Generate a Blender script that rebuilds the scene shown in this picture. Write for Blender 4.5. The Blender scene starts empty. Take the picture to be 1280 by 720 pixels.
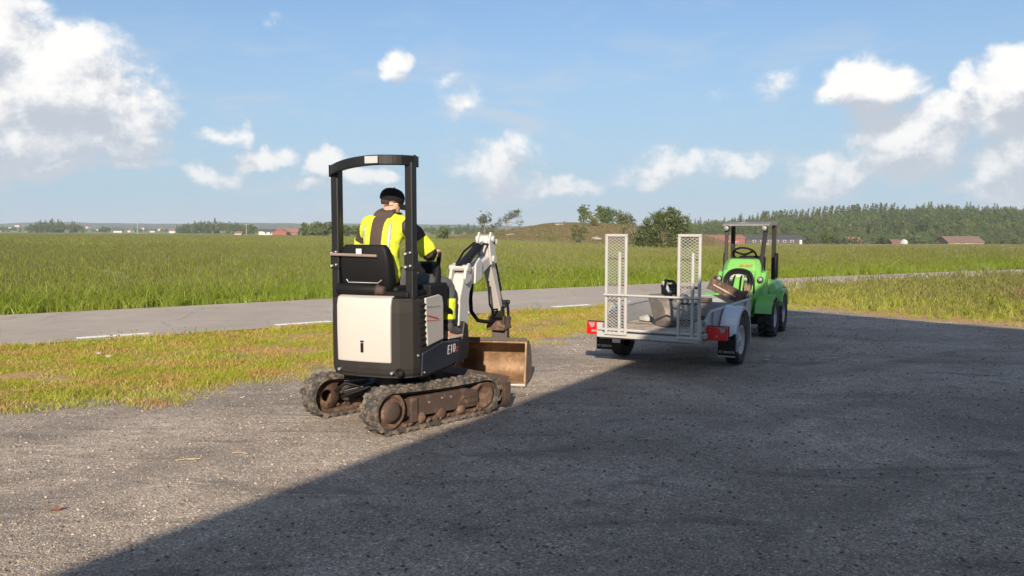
import bpy, bmesh, math, random
import numpy as np
from mathutils import Vector, Matrix, Euler, noise
R = math.radians
random.seed(7)
rng = np.random.default_rng(11)
SC = bpy.context.scene
COL = SC.collection

# ------------------------------------------------------------------ camera, sky, sun, exposure
CAM_H, FPX, PITCH = 1.6, 1000.0, math.atan(72 / 1000.0)
SUN_EL, SUN_DX, SUN_DY = R(24), 0.085, 0.996          # light travels along (+dx, +dy): the sun is low behind the viewer
cam_data = bpy.data.cameras.new('camera')
cam = bpy.data.objects.new('camera', cam_data)
COL.objects.link(cam)
cam_data.sensor_width = 36.0
cam_data.lens = 36.0 * FPX / 1280.0
cam_data.clip_start, cam_data.clip_end = 0.05, 9000
cam.location = (0, 0, CAM_H)
cam.rotation_euler = (math.pi / 2 - PITCH, 0, 0)
SC.camera = cam

SC.view_settings.view_transform = 'Standard'
SC.view_settings.look = 'None'
SC.view_settings.gamma = 1.0
SC.view_settings.exposure = 0.62
SC.cycles.use_denoising = True
SC.cycles.max_bounces = 6
SC.cycles.diffuse_bounces = 3
SC.cycles.glossy_bounces = 3
SC.cycles.transmission_bounces = 4
SC.cycles.transparent_max_bounces = 8
SC.cycles.volume_bounces = 0

sun_data = bpy.data.lights.new('sun', 'SUN')
sun = bpy.data.objects.new('sun', sun_data)
COL.objects.link(sun)
sun_data.energy = 5.0
sun_data.angle = R(0.53)
sun_data.color = (1.0, 0.86, 0.68)
_ld = Vector((SUN_DX * math.cos(SUN_EL), SUN_DY * math.cos(SUN_EL), -math.sin(SUN_EL)))
sun.rotation_euler = _ld.to_track_quat('-Z', 'Y').to_euler()
sun.location = (0, -20, 30)


def ray(px, py):
    dz = -(py - 360) / FPX
    c, s = math.cos(PITCH), math.sin(PITCH)
    return Vector(((px - 640) / FPX, c + s * dz, -s + c * dz))


def at(px, py, Y):
    d = ray(px, py)
    k = Y / d.y
    return Vector((d.x * k, Y, CAM_H + d.z * k))


def gnd(px, py, z=0.0):
    d = ray(px, py)
    k = (z - CAM_H) / d.z
    return Vector((d.x * k, d.y * k, z))


class NT:
    """tiny helper round a node tree"""
    def __init__(self, tree):
        self.t = tree
        self.n = tree.nodes
        self.l = tree.links

    def new(self, kind, **kw):
        n = self.n.new(kind)
        for k, v in kw.items():
            setattr(n, k, v)
        return n

    def put(self, sock, v):
        if isinstance(v, bpy.types.NodeSocket):
            self.l.new(v, sock)
        else:
            sock.default_value = v

    def math(self, op, a, b=0.0, c=0.0, clamp=False):
        n = self.new('ShaderNodeMath', operation=op, use_clamp=clamp)
        self.put(n.inputs[0], a); self.put(n.inputs[1], b)
        if len(n.inputs) > 2:
            self.put(n.inputs[2], c)
        return n.outputs[0]

    def vec(self, op, a, b=(0, 0, 0), out=0):
        n = self.new('ShaderNodeVectorMath', operation=op)
        self.put(n.inputs[0], a)
        if op == 'SCALE':
            self.put(n.inputs[3], b)
        else:
            self.put(n.inputs[1], b)
        return n.outputs[out]

    def noise(self, vec, scale, detail=3, rough=0.55, dist=0.0, out='Fac'):
        n = self.new('ShaderNodeTexNoise')
        if vec is not None:
            self.put(n.inputs['Vector'], vec)
        self.put(n.inputs['Scale'], scale)
        self.put(n.inputs['Detail'], detail)
        self.put(n.inputs['Roughness'], rough)
        self.put(n.inputs['Distortion'], dist)
        return n.outputs[out]

    def voronoi(self, vec, scale, out='Distance', feature='F1', rand=1.0):
        n = self.new('ShaderNodeTexVoronoi', feature=feature)
        if vec is not None:
            self.put(n.inputs['Vector'], vec)
        self.put(n.inputs['Scale'], scale)
        self.put(n.inputs['Randomness'], rand)
        return n.outputs[out]

    def ramp(self, fac, stops):
        n = self.new('ShaderNodeValToRGB')
        self.put(n.inputs[0], fac)
        e = n.color_ramp.elements
        while len(e) > len(stops):
            e.remove(e[-1])
        while len(e) < len(stops):
            e.new(0.5)
        for i, (p, c) in enumerate(stops):
            e[i].position = p
            e[i].color = (c[0], c[1], c[2], 1) if not isinstance(c, (int, float)) else (c, c, c, 1)
        return n.outputs[0]

    def mix(self, fac, a, b, blend='MIX'):
        n = self.new('ShaderNodeMix', data_type='RGBA', blend_type=blend)
        self.put(n.inputs[0], fac)
        for s, v in ((n.inputs[6], a), (n.inputs[7], b)):
            if isinstance(v, (tuple, list)):
                v = tuple(v)[:3] + (1,)
            self.put(s, v)
        return n.outputs[2]

    def maprange(self, v, a, b, c=0.0, d=1.0, smooth=True):
        n = self.new('ShaderNodeMapRange', interpolation_type='SMOOTHSTEP' if smooth else 'LINEAR')
        self.put(n.inputs[0], v)
        for i, x in enumerate((a, b, c, d)):
            n.inputs[i + 1].default_value = x
        return n.outputs[0]


# ---- the sky: physical daylight with cumulus clouds as part of the sky itself
world = bpy.data.worlds.new('World')
SC.world = world
world.use_nodes = True
world.node_tree.nodes.clear()

# cloud banks: direction (given as the horizontal / vertical angle of a photograph column and row), half-sizes in degrees, strength
BANKS = [(56, 116, 96, 64, 1.05), (-14, 50, 60, 54, 1.0), (-60, 130, 110, 70, 1.0), (14, 170, 120, 32, 1.0), (50, 206, 120, 12, .75), (116, 122, 50, 46, 1.0),
         (272, 168, 32, 14, .66), (312, 196, 46, 16, .60), (262, 216, 38, 16, .64), (370, 230, 40, 12, .5),
         (410, 203, 28, 22, .80), (450, 222, 40, 14, .74), (503, 70, 22, 22, .80), (566, 104, 30, 18, .30), (585, 135, 52, 34, .30),
         (610, 205, 66, 42, .62), (700, 226, 52, 16, .5), (336, 28, 15, 10, .42), (320, 68, 26, 20, .22), (400, 150, 26, 16, .3), (200, 148, 22, 20, .45),
         (830, 214, 64, 26, .58), (968, 88, 44, 34, .36), (898, 122, 30, 14, .28), (918, 205, 34, 22, .64), (1040, 222, 66, 28, .55),
         (1092, 116, 42, 36, .80), (1140, 170, 60, 42, .88), (1070, 95, 30, 22, .55), (1150, 208, 76, 22, .6),
         (1266, 108, 38, 40, .95), (1300, 175, 60, 74, 1.0), (1252, 200, 34, 34, .88), (1200, 104, 20, 20, .6), (1232, 232, 56, 12, .6)]


def cloud_group():
    g = bpy.data.node_groups.new('cloud_density', 'ShaderNodeTree')
    g.interface.new_socket('Vector', in_out='INPUT', socket_type='NodeSocketVector')
    g.interface.new_socket('Density', in_out='OUTPUT', socket_type='NodeSocketFloat')
    t = NT(g)
    gi, go = t.new('NodeGroupInput'), t.new('NodeGroupOutput')
    d = gi.outputs[0]
    # gentle warp so that the banks have no outline of their own
    wn = t.noise(d, 9.0, 3, 0.6, out='Color')
    w = t.vec('SCALE', t.vec('SUBTRACT', wn, (.5, .5, .5)), 0.075)
    wn2 = t.noise(d, 34.0, 3, 0.6, out='Color')
    w2 = t.vec('SCALE', t.vec('SUBTRACT', wn2, (.5, .5, .5)), 0.022)
    p = t.vec('ADD', t.vec('ADD', d, w), w2)
    m = None
    for (px, py, rx, ry, st) in BANKS:
        c = ray(px, py).normalized()
        q = t.vec('MULTIPLY', t.vec('SUBTRACT', p, tuple(c)), (FPX / rx * .93, FPX / rx * .93, FPX / ry * .98))
        ln = t.vec('LENGTH', q, out=1)
        b = t.math('MULTIPLY_ADD', ln, -0.62 * st, st)
        m = b if m is None else t.math('MAXIMUM', m, b)
    # broken cumulus over the rest of the sky
    sz = t.vec('MULTIPLY', d, (1, 1, 2.1))
    far = t.noise(sz, 3.4, 2, 0.5)
    sep = t.new('ShaderNodeSeparateXYZ'); t.put(sep.inputs[0], d)
    behind = t.maprange(sep.outputs[1], .80, .55, 0, 1)
    far = t.math('MULTIPLY_ADD', far, 2.6, -1.15)
    far = t.math('MULTIPLY', far, behind)
    m = t.math('MAXIMUM', m, far)
    m = t.math('MAXIMUM', m, 0.0)
    n1 = t.noise(t.vec('MULTIPLY', d, (1, 1, 1.35)), 12.0, 9, 0.68, 0.15)
    bil = t.voronoi(t.vec('ADD', p, w2), 24.0, feature='SMOOTH_F1')
    bil = t.math('SUBTRACT', 0.62, bil)
    dens = t.math('MULTIPLY_ADD', n1, 1.5, -0.83)
    dens = t.math('ADD', dens, t.math('MULTIPLY', m, 1.05))
    dens = t.math('ADD', dens, t.math('MULTIPLY', bil, 0.30))
    keep = t.maprange(m, 0.02, 0.35, 0, 1)
    dens = t.math('MULTIPLY', dens, keep)
    t.put(go.inputs[0], dens)
    return g


SKY_STRENGTH = 0.08
wt = NT(world.node_tree)
_tc = wt.new('ShaderNodeTexCoord')
_dir = _tc.outputs['Generated']
sky = wt.new('ShaderNodeTexSky', sky_type='NISHITA')
sky.sun_disc = False
sky.sun_elevation = SUN_EL
sky.sun_rotation = math.atan2(-SUN_DX, -SUN_DY)
sky.altitude = 20
sky.air_density, sky.dust_density, sky.ozone_density = 1.0, 0.4, 2.0
CG = cloud_group()


def dens(v):
    n = wt.new('ShaderNodeGroup'); n.node_tree = CG
    wt.put(n.inputs[0], v)
    return n.outputs[0]


d0 = dens(_dir)
d1 = dens(wt.vec('ADD', _dir, (-0.006, 0.0, 0.030)))
alpha = wt.maprange(d0, 0.06, 0.50, 0, 0.97)
thick = wt.maprange(d0, 0.25, 1.1, 0, 1)
lit = wt.math('SUBTRACT', d0, wt.math('MULTIPLY', d1, 0.92))
lit = wt.maprange(lit, -0.16, 0.42, 0, 1)
lit = wt.math('ADD', wt.math('MULTIPLY', lit, 0.85), 0.12)
cl_col = wt.mix(lit, (3.9, 4.35, 5.1), (8.8, 8.6, 8.35))
sep = wt.new('ShaderNodeSeparateXYZ'); wt.put(sep.inputs[0], _dir)
low = wt.maprange(sep.outputs[2], 0.16, 0.0, 0, 0.45)
sky_col = wt.mix(1.0, sky.outputs[0], (.74, .93, 1.10), 'MULTIPLY')
sky_col = wt.mix(wt.maprange(sep.outputs[2], 0.42, 0.0, 0.02, 0.86), sky_col, (3.45, 4.6, 5.75))
cl_col = wt.mix(low, cl_col, (4.8, 5.6, 6.3))
col = wt.mix(alpha, sky_col, cl_col)
# thin veils of broken cloud low in the sky
vn = wt.noise(wt.vec('MULTIPLY', _dir, (1, 1, 3.4)), 6.5, 8, 0.62, 0.5)
veil = wt.math('MULTIPLY', wt.maprange(vn, .50, .72, 0, .55), wt.maprange(sep.outputs[2], 0.34, 0.10, 0, 1))
veil = wt.math('MULTIPLY', veil, wt.math('SUBTRACT', 1.0, alpha))
col = wt.mix(veil, col, (5.0, 5.5, 6.1))
bg = wt.new('ShaderNodeBackground'); wt.put(bg.inputs[0], col); bg.inputs[1].default_value = SKY_STRENGTH
wo = wt.new('ShaderNodeOutputWorld'); wt.l.new(bg.outputs[0], wo.inputs[0])

# ------------------------------------------------------------------ helpers: meshes, tags, materials
def tag(o, label=None, cat=None, group=None, kind=None):
    for k, v in (('label', label), ('category', cat), ('group', group), ('kind', kind)):
        if v:
            o[k] = v
    return o


def empty(name, loc, rz=0.0, label=None, cat=None, group=None):
    o = bpy.data.objects.new(name, None)
    COL.objects.link(o)
    o.location = loc
    o.rotation_euler = (0, 0, rz)
    o.empty_display_size = 0.2
    return tag(o, label, cat, group)


class MB:
    def __init__(self, M=None):
        self.v, self.f, self.s, self.m = [], [], [], []
        self.M = M
        self.mi = 0

    def add(self, vs, fs, smooth=False):
        b = len(self.v)
        if self.M is not None:
            vs = [self.M @ Vector(p) for p in vs]
        self.v.extend([tuple(p) for p in vs])
        for f in fs:
            self.f.append([i + b for i in f]); self.s.append(smooth); self.m.append(self.mi)
        return self

    def box(self, c, size, rot=None, top=None):
        hx, hy, hz = size[0] / 2, size[1] / 2, size[2] / 2
        k = top or (1, 1)
        vs = [(-hx, -hy, -hz), (hx, -hy, -hz), (hx, hy, -hz), (-hx, hy, -hz),
              (-hx * k[0], -hy * k[1], hz), (hx * k[0], -hy * k[1], hz), (hx * k[0], hy * k[1], hz), (-hx * k[0], hy * k[1], hz)]
        E = Euler(rot).to_matrix() if rot else Matrix.Identity(3)
        c = Vector(c)
        return self.add([E @ Vector(p) + c for p in vs], [(3, 2, 1, 0), (4, 5, 6, 7), (0, 1, 5, 4), (1, 2, 6, 5), (2, 3, 7, 6), (3, 0, 4, 7)])

    def bar(self, p0, p1, w, h, up=(0, 0, 1), w1=None, h1=None):
        p0, p1 = Vector(p0), Vector(p1)
        d = (p1 - p0).normalized()
        u = Vector(up)
        if abs(d.dot(u)) > .98:
            u = Vector((0, 1, 0))
        sx = d.cross(u).normalized(); sz = sx.cross(d)
        vs = []
        for p, a, b in ((p0, w, h), (p1, w1 or w, h1 or h)):
            for i, j in ((-1, -1), (1, -1), (1, 1), (-1, 1)):
                vs.append(p + sx * (i * a / 2) + sz * (j * b / 2))
        return self.add(vs, [(3, 2, 1, 0), (4, 5, 6, 7), (0, 1, 5, 4), (1, 2, 6, 5), (2, 3, 7, 6), (3, 0, 4, 7)])

    def cyl(self, p0, p1, r0, r1=None, n=14, caps=True, smooth=True):
        p0, p1 = Vector(p0), Vector(p1)
        r1 = r0 if r1 is None else r1
        d = (p1 - p0).normalized()
        u = Vector((0, 0, 1)) if abs(d.z) < .95 else Vector((1, 0, 0))
        a = d.cross(u).normalized(); b = d.cross(a)
        vs = []
        for p, r in ((p0, r0), (p1, r1)):
            for i in range(n):
                t = 2 * math.pi * i / n
                vs.append(p + a * (r * math.cos(t)) + b * (r * math.sin(t)))
        self.add(vs, [(i, (i + 1) % n, n + (i + 1) % n, n + i) for i in range(n)], smooth)
        if caps:
            self.add(vs[:n], [tuple(range(n))[::-1]])
            self.add(vs[n:], [tuple(range(n))])
        return self

    def tube(self, pts, r, n=8, caps=True):
        pts = [Vector(p) for p in pts]
        rs = r if isinstance(r, (list, tuple)) else [r] * len(pts)
        vs, prev = [], None
        for i, p in enumerate(pts):
            d = (pts[min(i + 1, len(pts) - 1)] - pts[max(i - 1, 0)]).normalized()
            if prev is None:
                u = Vector((0, 0, 1)) if abs(d.z) < .9 else Vector((1, 0, 0))
                a = d.cross(u).normalized()
            else:
                a = (prev - d * prev.dot(d)).normalized()
            prev = a
            b = d.cross(a)
            for k in range(n):
                t = 2 * math.pi * k / n
                vs.append(p + a * (rs[i] * math.cos(t)) + b * (rs[i] * math.sin(t)))
        fs = []
        for i in range(len(pts) - 1):
            for k in range(n):
                fs.append((i * n + k, i * n + (k + 1) % n, (i + 1) * n + (k + 1) % n, (i + 1) * n + k))
        self.add(vs, fs, True)
        if caps:
            self.add(vs[:n], [tuple(range(n))[::-1]]); self.add(vs[-n:], [tuple(range(n))])
        return self

    def prism(self, poly, x0, x1, axis='x'):
        """polygon in (a, b) extruded along an axis: x -> (y, z), y -> (x, z), z -> (x, y)"""
        n = len(poly)
        mk = {'x': lambda a, b, t: (t, a, b), 'y': lambda a, b, t: (a, t, b), 'z': lambda a, b, t: (a, b, t)}[axis]
        vs = [mk(a, b, x0) for a, b in poly] + [mk(a, b, x1) for a, b in poly]
        fs = [(i, (i + 1) % n, n + (i + 1) % n, n + i) for i in range(n)]
        fs += [tuple(range(n))[::-1], tuple(range(n, 2 * n))]
        return self.add(vs, fs)

    def loft(self, secs, smooth=True, caps=True, closed=True):
        n = len(secs[0])
        vs = [p for s in secs for p in s]
        fs = []
        m = n if closed else n - 1
        for i in range(len(secs) - 1):
            for k in range(m):
                fs.append((i * n + k, i * n + (k + 1) % n, (i + 1) * n + (k + 1) % n, (i + 1) * n + k))
        self.add(vs, fs, smooth)
        if caps and closed:
            self.add(secs[0], [tuple(range(n))[::-1]]); self.add(secs[-1], [tuple(range(n))])
        return self

    def lathe(self, prof, c, axis='x', n=28):
        """profile of (radius, offset along axis)"""
        c = Vector(c)
        secs = []
        for r, t in prof:
            s = []
            for k in range(n):
                a = 2 * math.pi * k / n
                if axis == 'x':
                    p = Vector((t, r * math.cos(a), r * math.sin(a)))
                elif axis == 'y':
                    p = Vector((r * math.cos(a), t, r * math.sin(a)))
                else:
                    p = Vector((r * math.cos(a), r * math.sin(a), t))
                s.append(p + c)
            secs.append(s)
        return self.loft(secs, True, False)

    def mesh(self, name, mats):
        me = bpy.data.meshes.new(name)
        me.from_pydata(self.v, [], self.f)
        for m in (mats if isinstance(mats, (list, tuple)) else [mats]):
            me.materials.append(m)
        me.polygons.foreach_set('use_smooth', self.s)
        me.polygons.foreach_set('material_index', self.m)
        me.update()
        bm = bmesh.new(); bm.from_mesh(me)
        bmesh.ops.recalc_face_normals(bm, faces=bm.faces)
        bm.to_mesh(me); bm.free()
        return me

    def build(self, name, mats, parent=None, bevel=0.0, seg=2, sub=0):
        o = bpy.data.objects.new(name, self.mesh(name, mats))
        COL.objects.link(o)
        o.parent = parent
        if bevel:
            if True:
                bm = bmesh.new(); bm.from_mesh(o.data)
                bmesh.ops.remove_doubles(bm, verts=bm.verts, dist=1e-5)
                bm.to_mesh(o.data); bm.free()
            b = o.modifiers.new('bevel', 'BEVEL')
            b.width, b.segments, b.limit_method, b.angle_limit = bevel, seg, 'ANGLE', R(35)
            b.harden_normals = False
        if sub:
            s = o.modifiers.new('subdivide', 'SUBSURF'); s.levels = s.render_levels = sub
        return o


def numpy_mesh(name, verts, quads, mat, tri=None, smooth=False, midx=None):
    """fast mesh from arrays; quads (N,4) and tri (M,3)"""
    me = bpy.data.meshes.new(name)
    nq = 0 if quads is None else len(quads); nt = 0 if tri is None else len(tri)
    me.vertices.add(len(verts)); me.vertices.foreach_set('co', np.asarray(verts, np.float32).ravel())
    loops = np.concatenate([np.asarray(quads, np.int32).ravel() if nq else np.zeros(0, np.int32),
                            np.asarray(tri, np.int32).ravel() if nt else np.zeros(0, np.int32)])
    me.loops.add(len(loops)); me.loops.foreach_set('vertex_index', loops)
    me.polygons.add(nq + nt)
    st = np.concatenate([np.arange(nq) * 4, nq * 4 + np.arange(nt) * 3]).astype(np.int32)
    me.polygons.foreach_set('loop_start', st)
    if smooth:
        me.polygons.foreach_set('use_smooth', np.ones(nq + nt, bool))
    for m in (mat if isinstance(mat, (list, tuple)) else [mat]):
        me.materials.append(m)
    if midx is not None:
        me.polygons.foreach_set('material_index', np.asarray(midx, np.int32))
    me.update(calc_edges=True)
    me.validate()
    return me


def link(name, me, parent=None):
    o = bpy.data.objects.new(name, me)
    COL.objects.link(o)
    o.parent = parent
    return o


def copy_tree(o, parent=None):
    c = o.copy(); COL.objects.link(c); c.parent = parent
    for ch in list(o.children):
        copy_tree(ch, c)
    return c


def mat(name, col, rough=0.5, metal=0.0, var=0.12, scale=6.0, bump=0.0, bscale=60.0, dirt=None, coat=0.0, spec=0.5, coords='Object'):
    """procedural paint / rubber / metal: base colour with soft variation, optional dirt (colour, amount, scale) and fine relief"""
    m = bpy.data.materials.new(name); m.use_nodes = True
    t = NT(m.node_tree)
    p = t.n['Principled BSDF']
    tc = t.new('ShaderNodeTexCoord').outputs[coords]
    n1 = t.noise(tc, scale, 5, 0.6)
    c = t.mix(n1, tuple(x * (1 - var) for x in col), tuple(min(1, x * (1 + var)) for x in col))
    r = t.math('MULTIPLY_ADD', n1, 0.18, rough - 0.09)
    if dirt:
        dc, am, ds = dirt
        n2 = t.noise(tc, ds, 8, 0.68, 0.3)
        f = t.maprange(n2, 0.72 - am * .5, 0.86 - am * .42, 0, 0.9)
        c = t.mix(f, c, dc)
        r = t.math('MAXIMUM', r, t.math('MULTIPLY', f, 0.85))
        if metal:
            t.put(p.inputs['Metallic'], t.math('MULTIPLY', t.math('SUBTRACT', 1.0, f), metal))
    if metal and not dirt:
        p.inputs['Metallic'].default_value = metal
    t.put(p.inputs['Base Color'], c); t.put(p.inputs['Roughness'], r)
    p.inputs['Coat Weight'].default_value = coat
    p.inputs['Specular IOR Level'].default_value = spec
    if bump:
        b = t.new('ShaderNodeBump'); b.inputs['Strength'].default_value = bump; b.inputs['Distance'].default_value = 0.01
        t.put(b.inputs['Height'], t.noise(tc, bscale, 4, 0.6)); t.l.new(b.outputs[0], p.inputs['Normal'])
    return m


def leaf_mat(name, ca, cb, cc=None, trans=0.35, nscale=0.25, dry=None):
    """foliage: diffuse plus translucent, hue varied by leaf clump, by instance and by position"""
    m = bpy.data.materials.new(name); m.use_nodes = True
    t = NT(m.node_tree); t.n.clear()
    geo = t.new('ShaderNodeNewGeometry')
    oi = t.new('ShaderNodeObjectInfo')
    n1 = t.noise(geo.outputs['Position'], nscale, 4, 0.6)
    f = t.math('MULTIPLY_ADD', geo.outputs['Random Per Island'], 0.40, t.math('MULTIPLY_ADD', oi.outputs['Random'], 0.35, t.math('MULTIPLY_ADD', n1, 1.1, -0.45)))
    stops = [(0.08, ca), (0.85, cb)] if cc is None else [(0.05, ca), (0.55, cb), (0.95, cc)]
    c = t.ramp(f, stops)
    if dry:
        n3 = t.noise(t.vec('MULTIPLY', geo.outputs['Position'], (1, 1.7, 1)), dry[1], 5, 0.7, 0.6)
        n3 = t.math('MULTIPLY_ADD', geo.outputs['Random Per Island'], 0.16, n3)
        c = t.mix(t.maprange(n3, dry[2], dry[2] + .14, 0, .92), c, dry[0])
    d = t.new('ShaderNodeBsdfDiffuse'); t.put(d.inputs[0], c)
    tr = t.new('ShaderNodeBsdfTranslucent'); t.put(tr.inputs[0], t.mix(0.5, c, (0.20, 0.26, 0.03)))
    g = t.new('ShaderNodeBsdfGlossy'); g.inputs['Roughness'].default_value = 0.5
    g.inputs[0].default_value = (0.6, 0.65, 0.6, 1)
    mx = t.new('ShaderNodeMixShader'); mx.inputs[0].default_value = trans
    t.l.new(d.outputs[0], mx.inputs[1]); t.l.new(tr.outputs[0], mx.inputs[2])
    m2 = t.new('ShaderNodeMixShader'); m2.inputs[0].default_value = 0.05
    t.l.new(mx.outputs[0], m2.inputs[1]); t.l.new(g.outputs[0], m2.inputs[2])
    o = t.new('ShaderNodeOutputMaterial'); t.l.new(m2.outputs[0], o.inputs[0])
    return m


def smoothstep(a, b, x):
    t = np.clip((x - a) / (b - a), 0, 1)
    return t * t * (3 - 2 * t)


def text_mesh(body, size, depth, matl, name, parent, M, shear=0.0):
    cu = bpy.data.curves.new('lettering', 'FONT')
    cu.body = body; cu.size = size; cu.extrude = depth; cu.shear = shear; cu.resolution_u = 2
    o = bpy.data.objects.new('lettering', cu); COL.objects.link(o)
    dg = bpy.context.evaluated_depsgraph_get(); dg.update()
    me = bpy.data.meshes.new_from_object(o.evaluated_get(dg))
    bpy.data.objects.remove(o)
    me.transform(M)
    me.materials.clear(); me.materials.append(matl)
    return link(name, me, parent)


def scatter(name, pts, rz, scl, idx, protos, label, cat=None, tilt=None):
    """one 'stuff' object: small plants or stones set out over the ground by geometry nodes"""
    n = len(pts)
    me = bpy.data.meshes.new(name)
    me.vertices.add(n); me.vertices.foreach_set('co', np.asarray(pts, np.float32).ravel())
    rot = np.zeros((n, 3), np.float32); rot[:, 2] = rz
    if tilt is not None:
        rot[:, :2] = tilt
    a = me.attributes.new('rot', 'FLOAT_VECTOR', 'POINT'); a.data.foreach_set('vector', rot.ravel())
    sc = np.asarray(scl, np.float32)
    if sc.ndim == 1:
        sc = np.repeat(sc[:, None], 3, 1)
    a = me.attributes.new('scl', 'FLOAT_VECTOR', 'POINT'); a.data.foreach_set('vector', sc.ravel())
    a = me.attributes.new('pick', 'INT', 'POINT'); a.data.foreach_set('value', np.asarray(idx, np.int32))
    o = link(name, me)
    tag(o, label, cat, None, 'stuff')
    pc = bpy.data.collections.new(name + '_kinds')
    for i, pm in enumerate(protos):
        q = bpy.data.objects.new('%s_kind_%02d' % (name, i), pm)
        pc.objects.link(q)
    g = bpy.data.node_groups.new(name + '_nodes', 'GeometryNodeTree')
    g.interface.new_socket('Geometry', in_out='INPUT', socket_type='NodeSocketGeometry')
    g.interface.new_socket('Geometry', in_out='OUTPUT', socket_type='NodeSocketGeometry')
    gi, go = g.nodes.new('NodeGroupInput'), g.nodes.new('NodeGroupOutput')
    ip = g.nodes.new('GeometryNodeInstanceOnPoints')
    ci = g.nodes.new('GeometryNodeCollectionInfo')
    ci.inputs['Collection'].default_value = pc
    ci.inputs['Separate Children'].default_value = True
    ci.inputs['Reset Children'].default_value = True

    def attr(nm, dt):
        x = g.nodes.new('GeometryNodeInputNamedAttribute'); x.data_type = dt; x.inputs['Name'].default_value = nm
        return x.outputs['Attribute']
    g.links.new(gi.outputs[0], ip.inputs['Points'])
    g.links.new(ci.outputs[0], ip.inputs['Instance'])
    ip.inputs['Pick Instance'].default_value = True
    g.links.new(attr('pick', 'INT'), ip.inputs['Instance Index'])
    g.links.new(attr('rot', 'FLOAT_VECTOR'), ip.inputs['Rotation'])
    g.links.new(attr('scl', 'FLOAT_VECTOR'), ip.inputs['Scale'])
    g.links.new(ip.outputs[0], go.inputs[0])
    md = o.modifiers.new('scatter', 'NODES'); md.node_group = g
    return o

# ------------------------------------------------------------------ terrain
_SP = np.array([-2500, -400, 0, 350, 600, 830, 1000, 1300, 2200, 4000.])
_SS = np.array([0.0, 0.0, .0004, .003, .0042, .0150, .0158, .0160, .010, .004])


def terr(X, Y):
    X = np.asarray(X, float); Y = np.asarray(Y, float)
    px = 640 + 1000 * X / np.maximum(Y, 20.)
    s = np.interp(px, _SP, _SS)
    d = np.clip(Y - 30, 0, 280)
    return -s * d * smoothstep(0, 25, Y - 30)


def tz(x, y):
    return float(terr(x, y))


ROAD_C = [(-90, -42), (-40, -8.0), (-20, 5.35), (-8.38, 13.04), (0.4, 18.85), (12, 25.6), (25, 32.2), (60, 48), (150, 84), (320, 150)]


def catmull(P, n):
    P = [Vector((*p, 0)) for p in P]
    out = []
    for i in range(len(P) - 1):
        p0, p1, p2, p3 = P[max(i - 1, 0)], P[i], P[i + 1], P[min(i + 2, len(P) - 1)]
        for k in range(n):
            t = k / n
            out.append(0.5 * ((2 * p1) + (p2 - p0) * t + (2 * p0 - 5 * p1 + 4 * p2 - p3) * t * t + (3 * p1 - p0 - 3 * p2 + p3) * t ** 3))
    out.append(P[-1])
    return out


_rc = catmull(ROAD_C, 14)
RC = np.array([(p.x, p.y) for p in _rc])
RW = 2.42


def road_dist(X, Y):
    """signed distance to the road's centre line, positive on the field side"""
    X = np.asarray(X, float).ravel(); Y = np.asarray(Y, float).ravel()
    best = np.full(X.shape, 1e9); sg = np.zeros(X.shape)
    for i in range(len(RC) - 1):
        ax, ay = RC[i]; bx, by = RC[i + 1]
        dx, dy = bx - ax, by - ay
        L2 = dx * dx + dy * dy
        t = np.clip(((X - ax) * dx + (Y - ay) * dy) / L2, 0, 1)
        ex, ey = X - ax - t * dx, Y - ay - t * dy
        d = np.hypot(ex, ey)
        s = np.sign(dx * ey - dy * ex)
        u = d < best
        best[u] = d[u]; sg[u] = s[u]
    return best * sg


YARD_E = [(-40, -6), (-24, 0), (-12, 4.4), (-4.7, 7.2), (-3.45, 7.95), (-2.2, 9.25), (-0.9, 10.7), (0.6, 12.0), (2.5, 14.3), (4.2, 16.2), (5.3, 16.9), (6.1, 16.35), (7.0, 14.95), (8.2, 13.45), (9.6, 12.2), (12, 10.5), (20, 6.6), (40, 0)]
_ye = catmull(YARD_E, 10)
YE = np.array([(p.x + .12 * noise.noise(Vector((p.x * .9, p.y * .9, 3))), p.y + .22 * noise.noise(Vector((p.x * .8, p.y * .8, 9)))) for p in _ye])


def yard_dist(X, Y):
    """how far beyond the yard's front edge (positive = on the verge)"""
    X = np.asarray(X, float).ravel(); Y = np.asarray(Y, float).ravel()
    best = np.full(X.shape, 1e9); sg = np.zeros(X.shape)
    for i in range(len(YE) - 1):
        ax, ay = YE[i]; bx, by = YE[i + 1]
        dx, dy = bx - ax, by - ay
        t = np.clip(((X - ax) * dx + (Y - ay) * dy) / (dx * dx + dy * dy + 1e-9), 0, 1)
        ex, ey = X - ax - t * dx, Y - ay - t * dy
        d = np.hypot(ex, ey)
        u = d < best
        best[u] = d[u]; sg[u] = np.sign(dx * ey - dy * ex)[u]
    return best * sg


# ground materials -----------------------------------------------------------
def ground_mat(name, build):
    m = bpy.data.materials.new(name); m.use_nodes = True
    t = NT(m.node_tree); p = t.n['Principled BSDF']
    geo = t.new('ShaderNodeNewGeometry').outputs['Position']
    p.inputs['Specular IOR Level'].default_value = 0.25
    build(t, p, geo)
    return m


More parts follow.
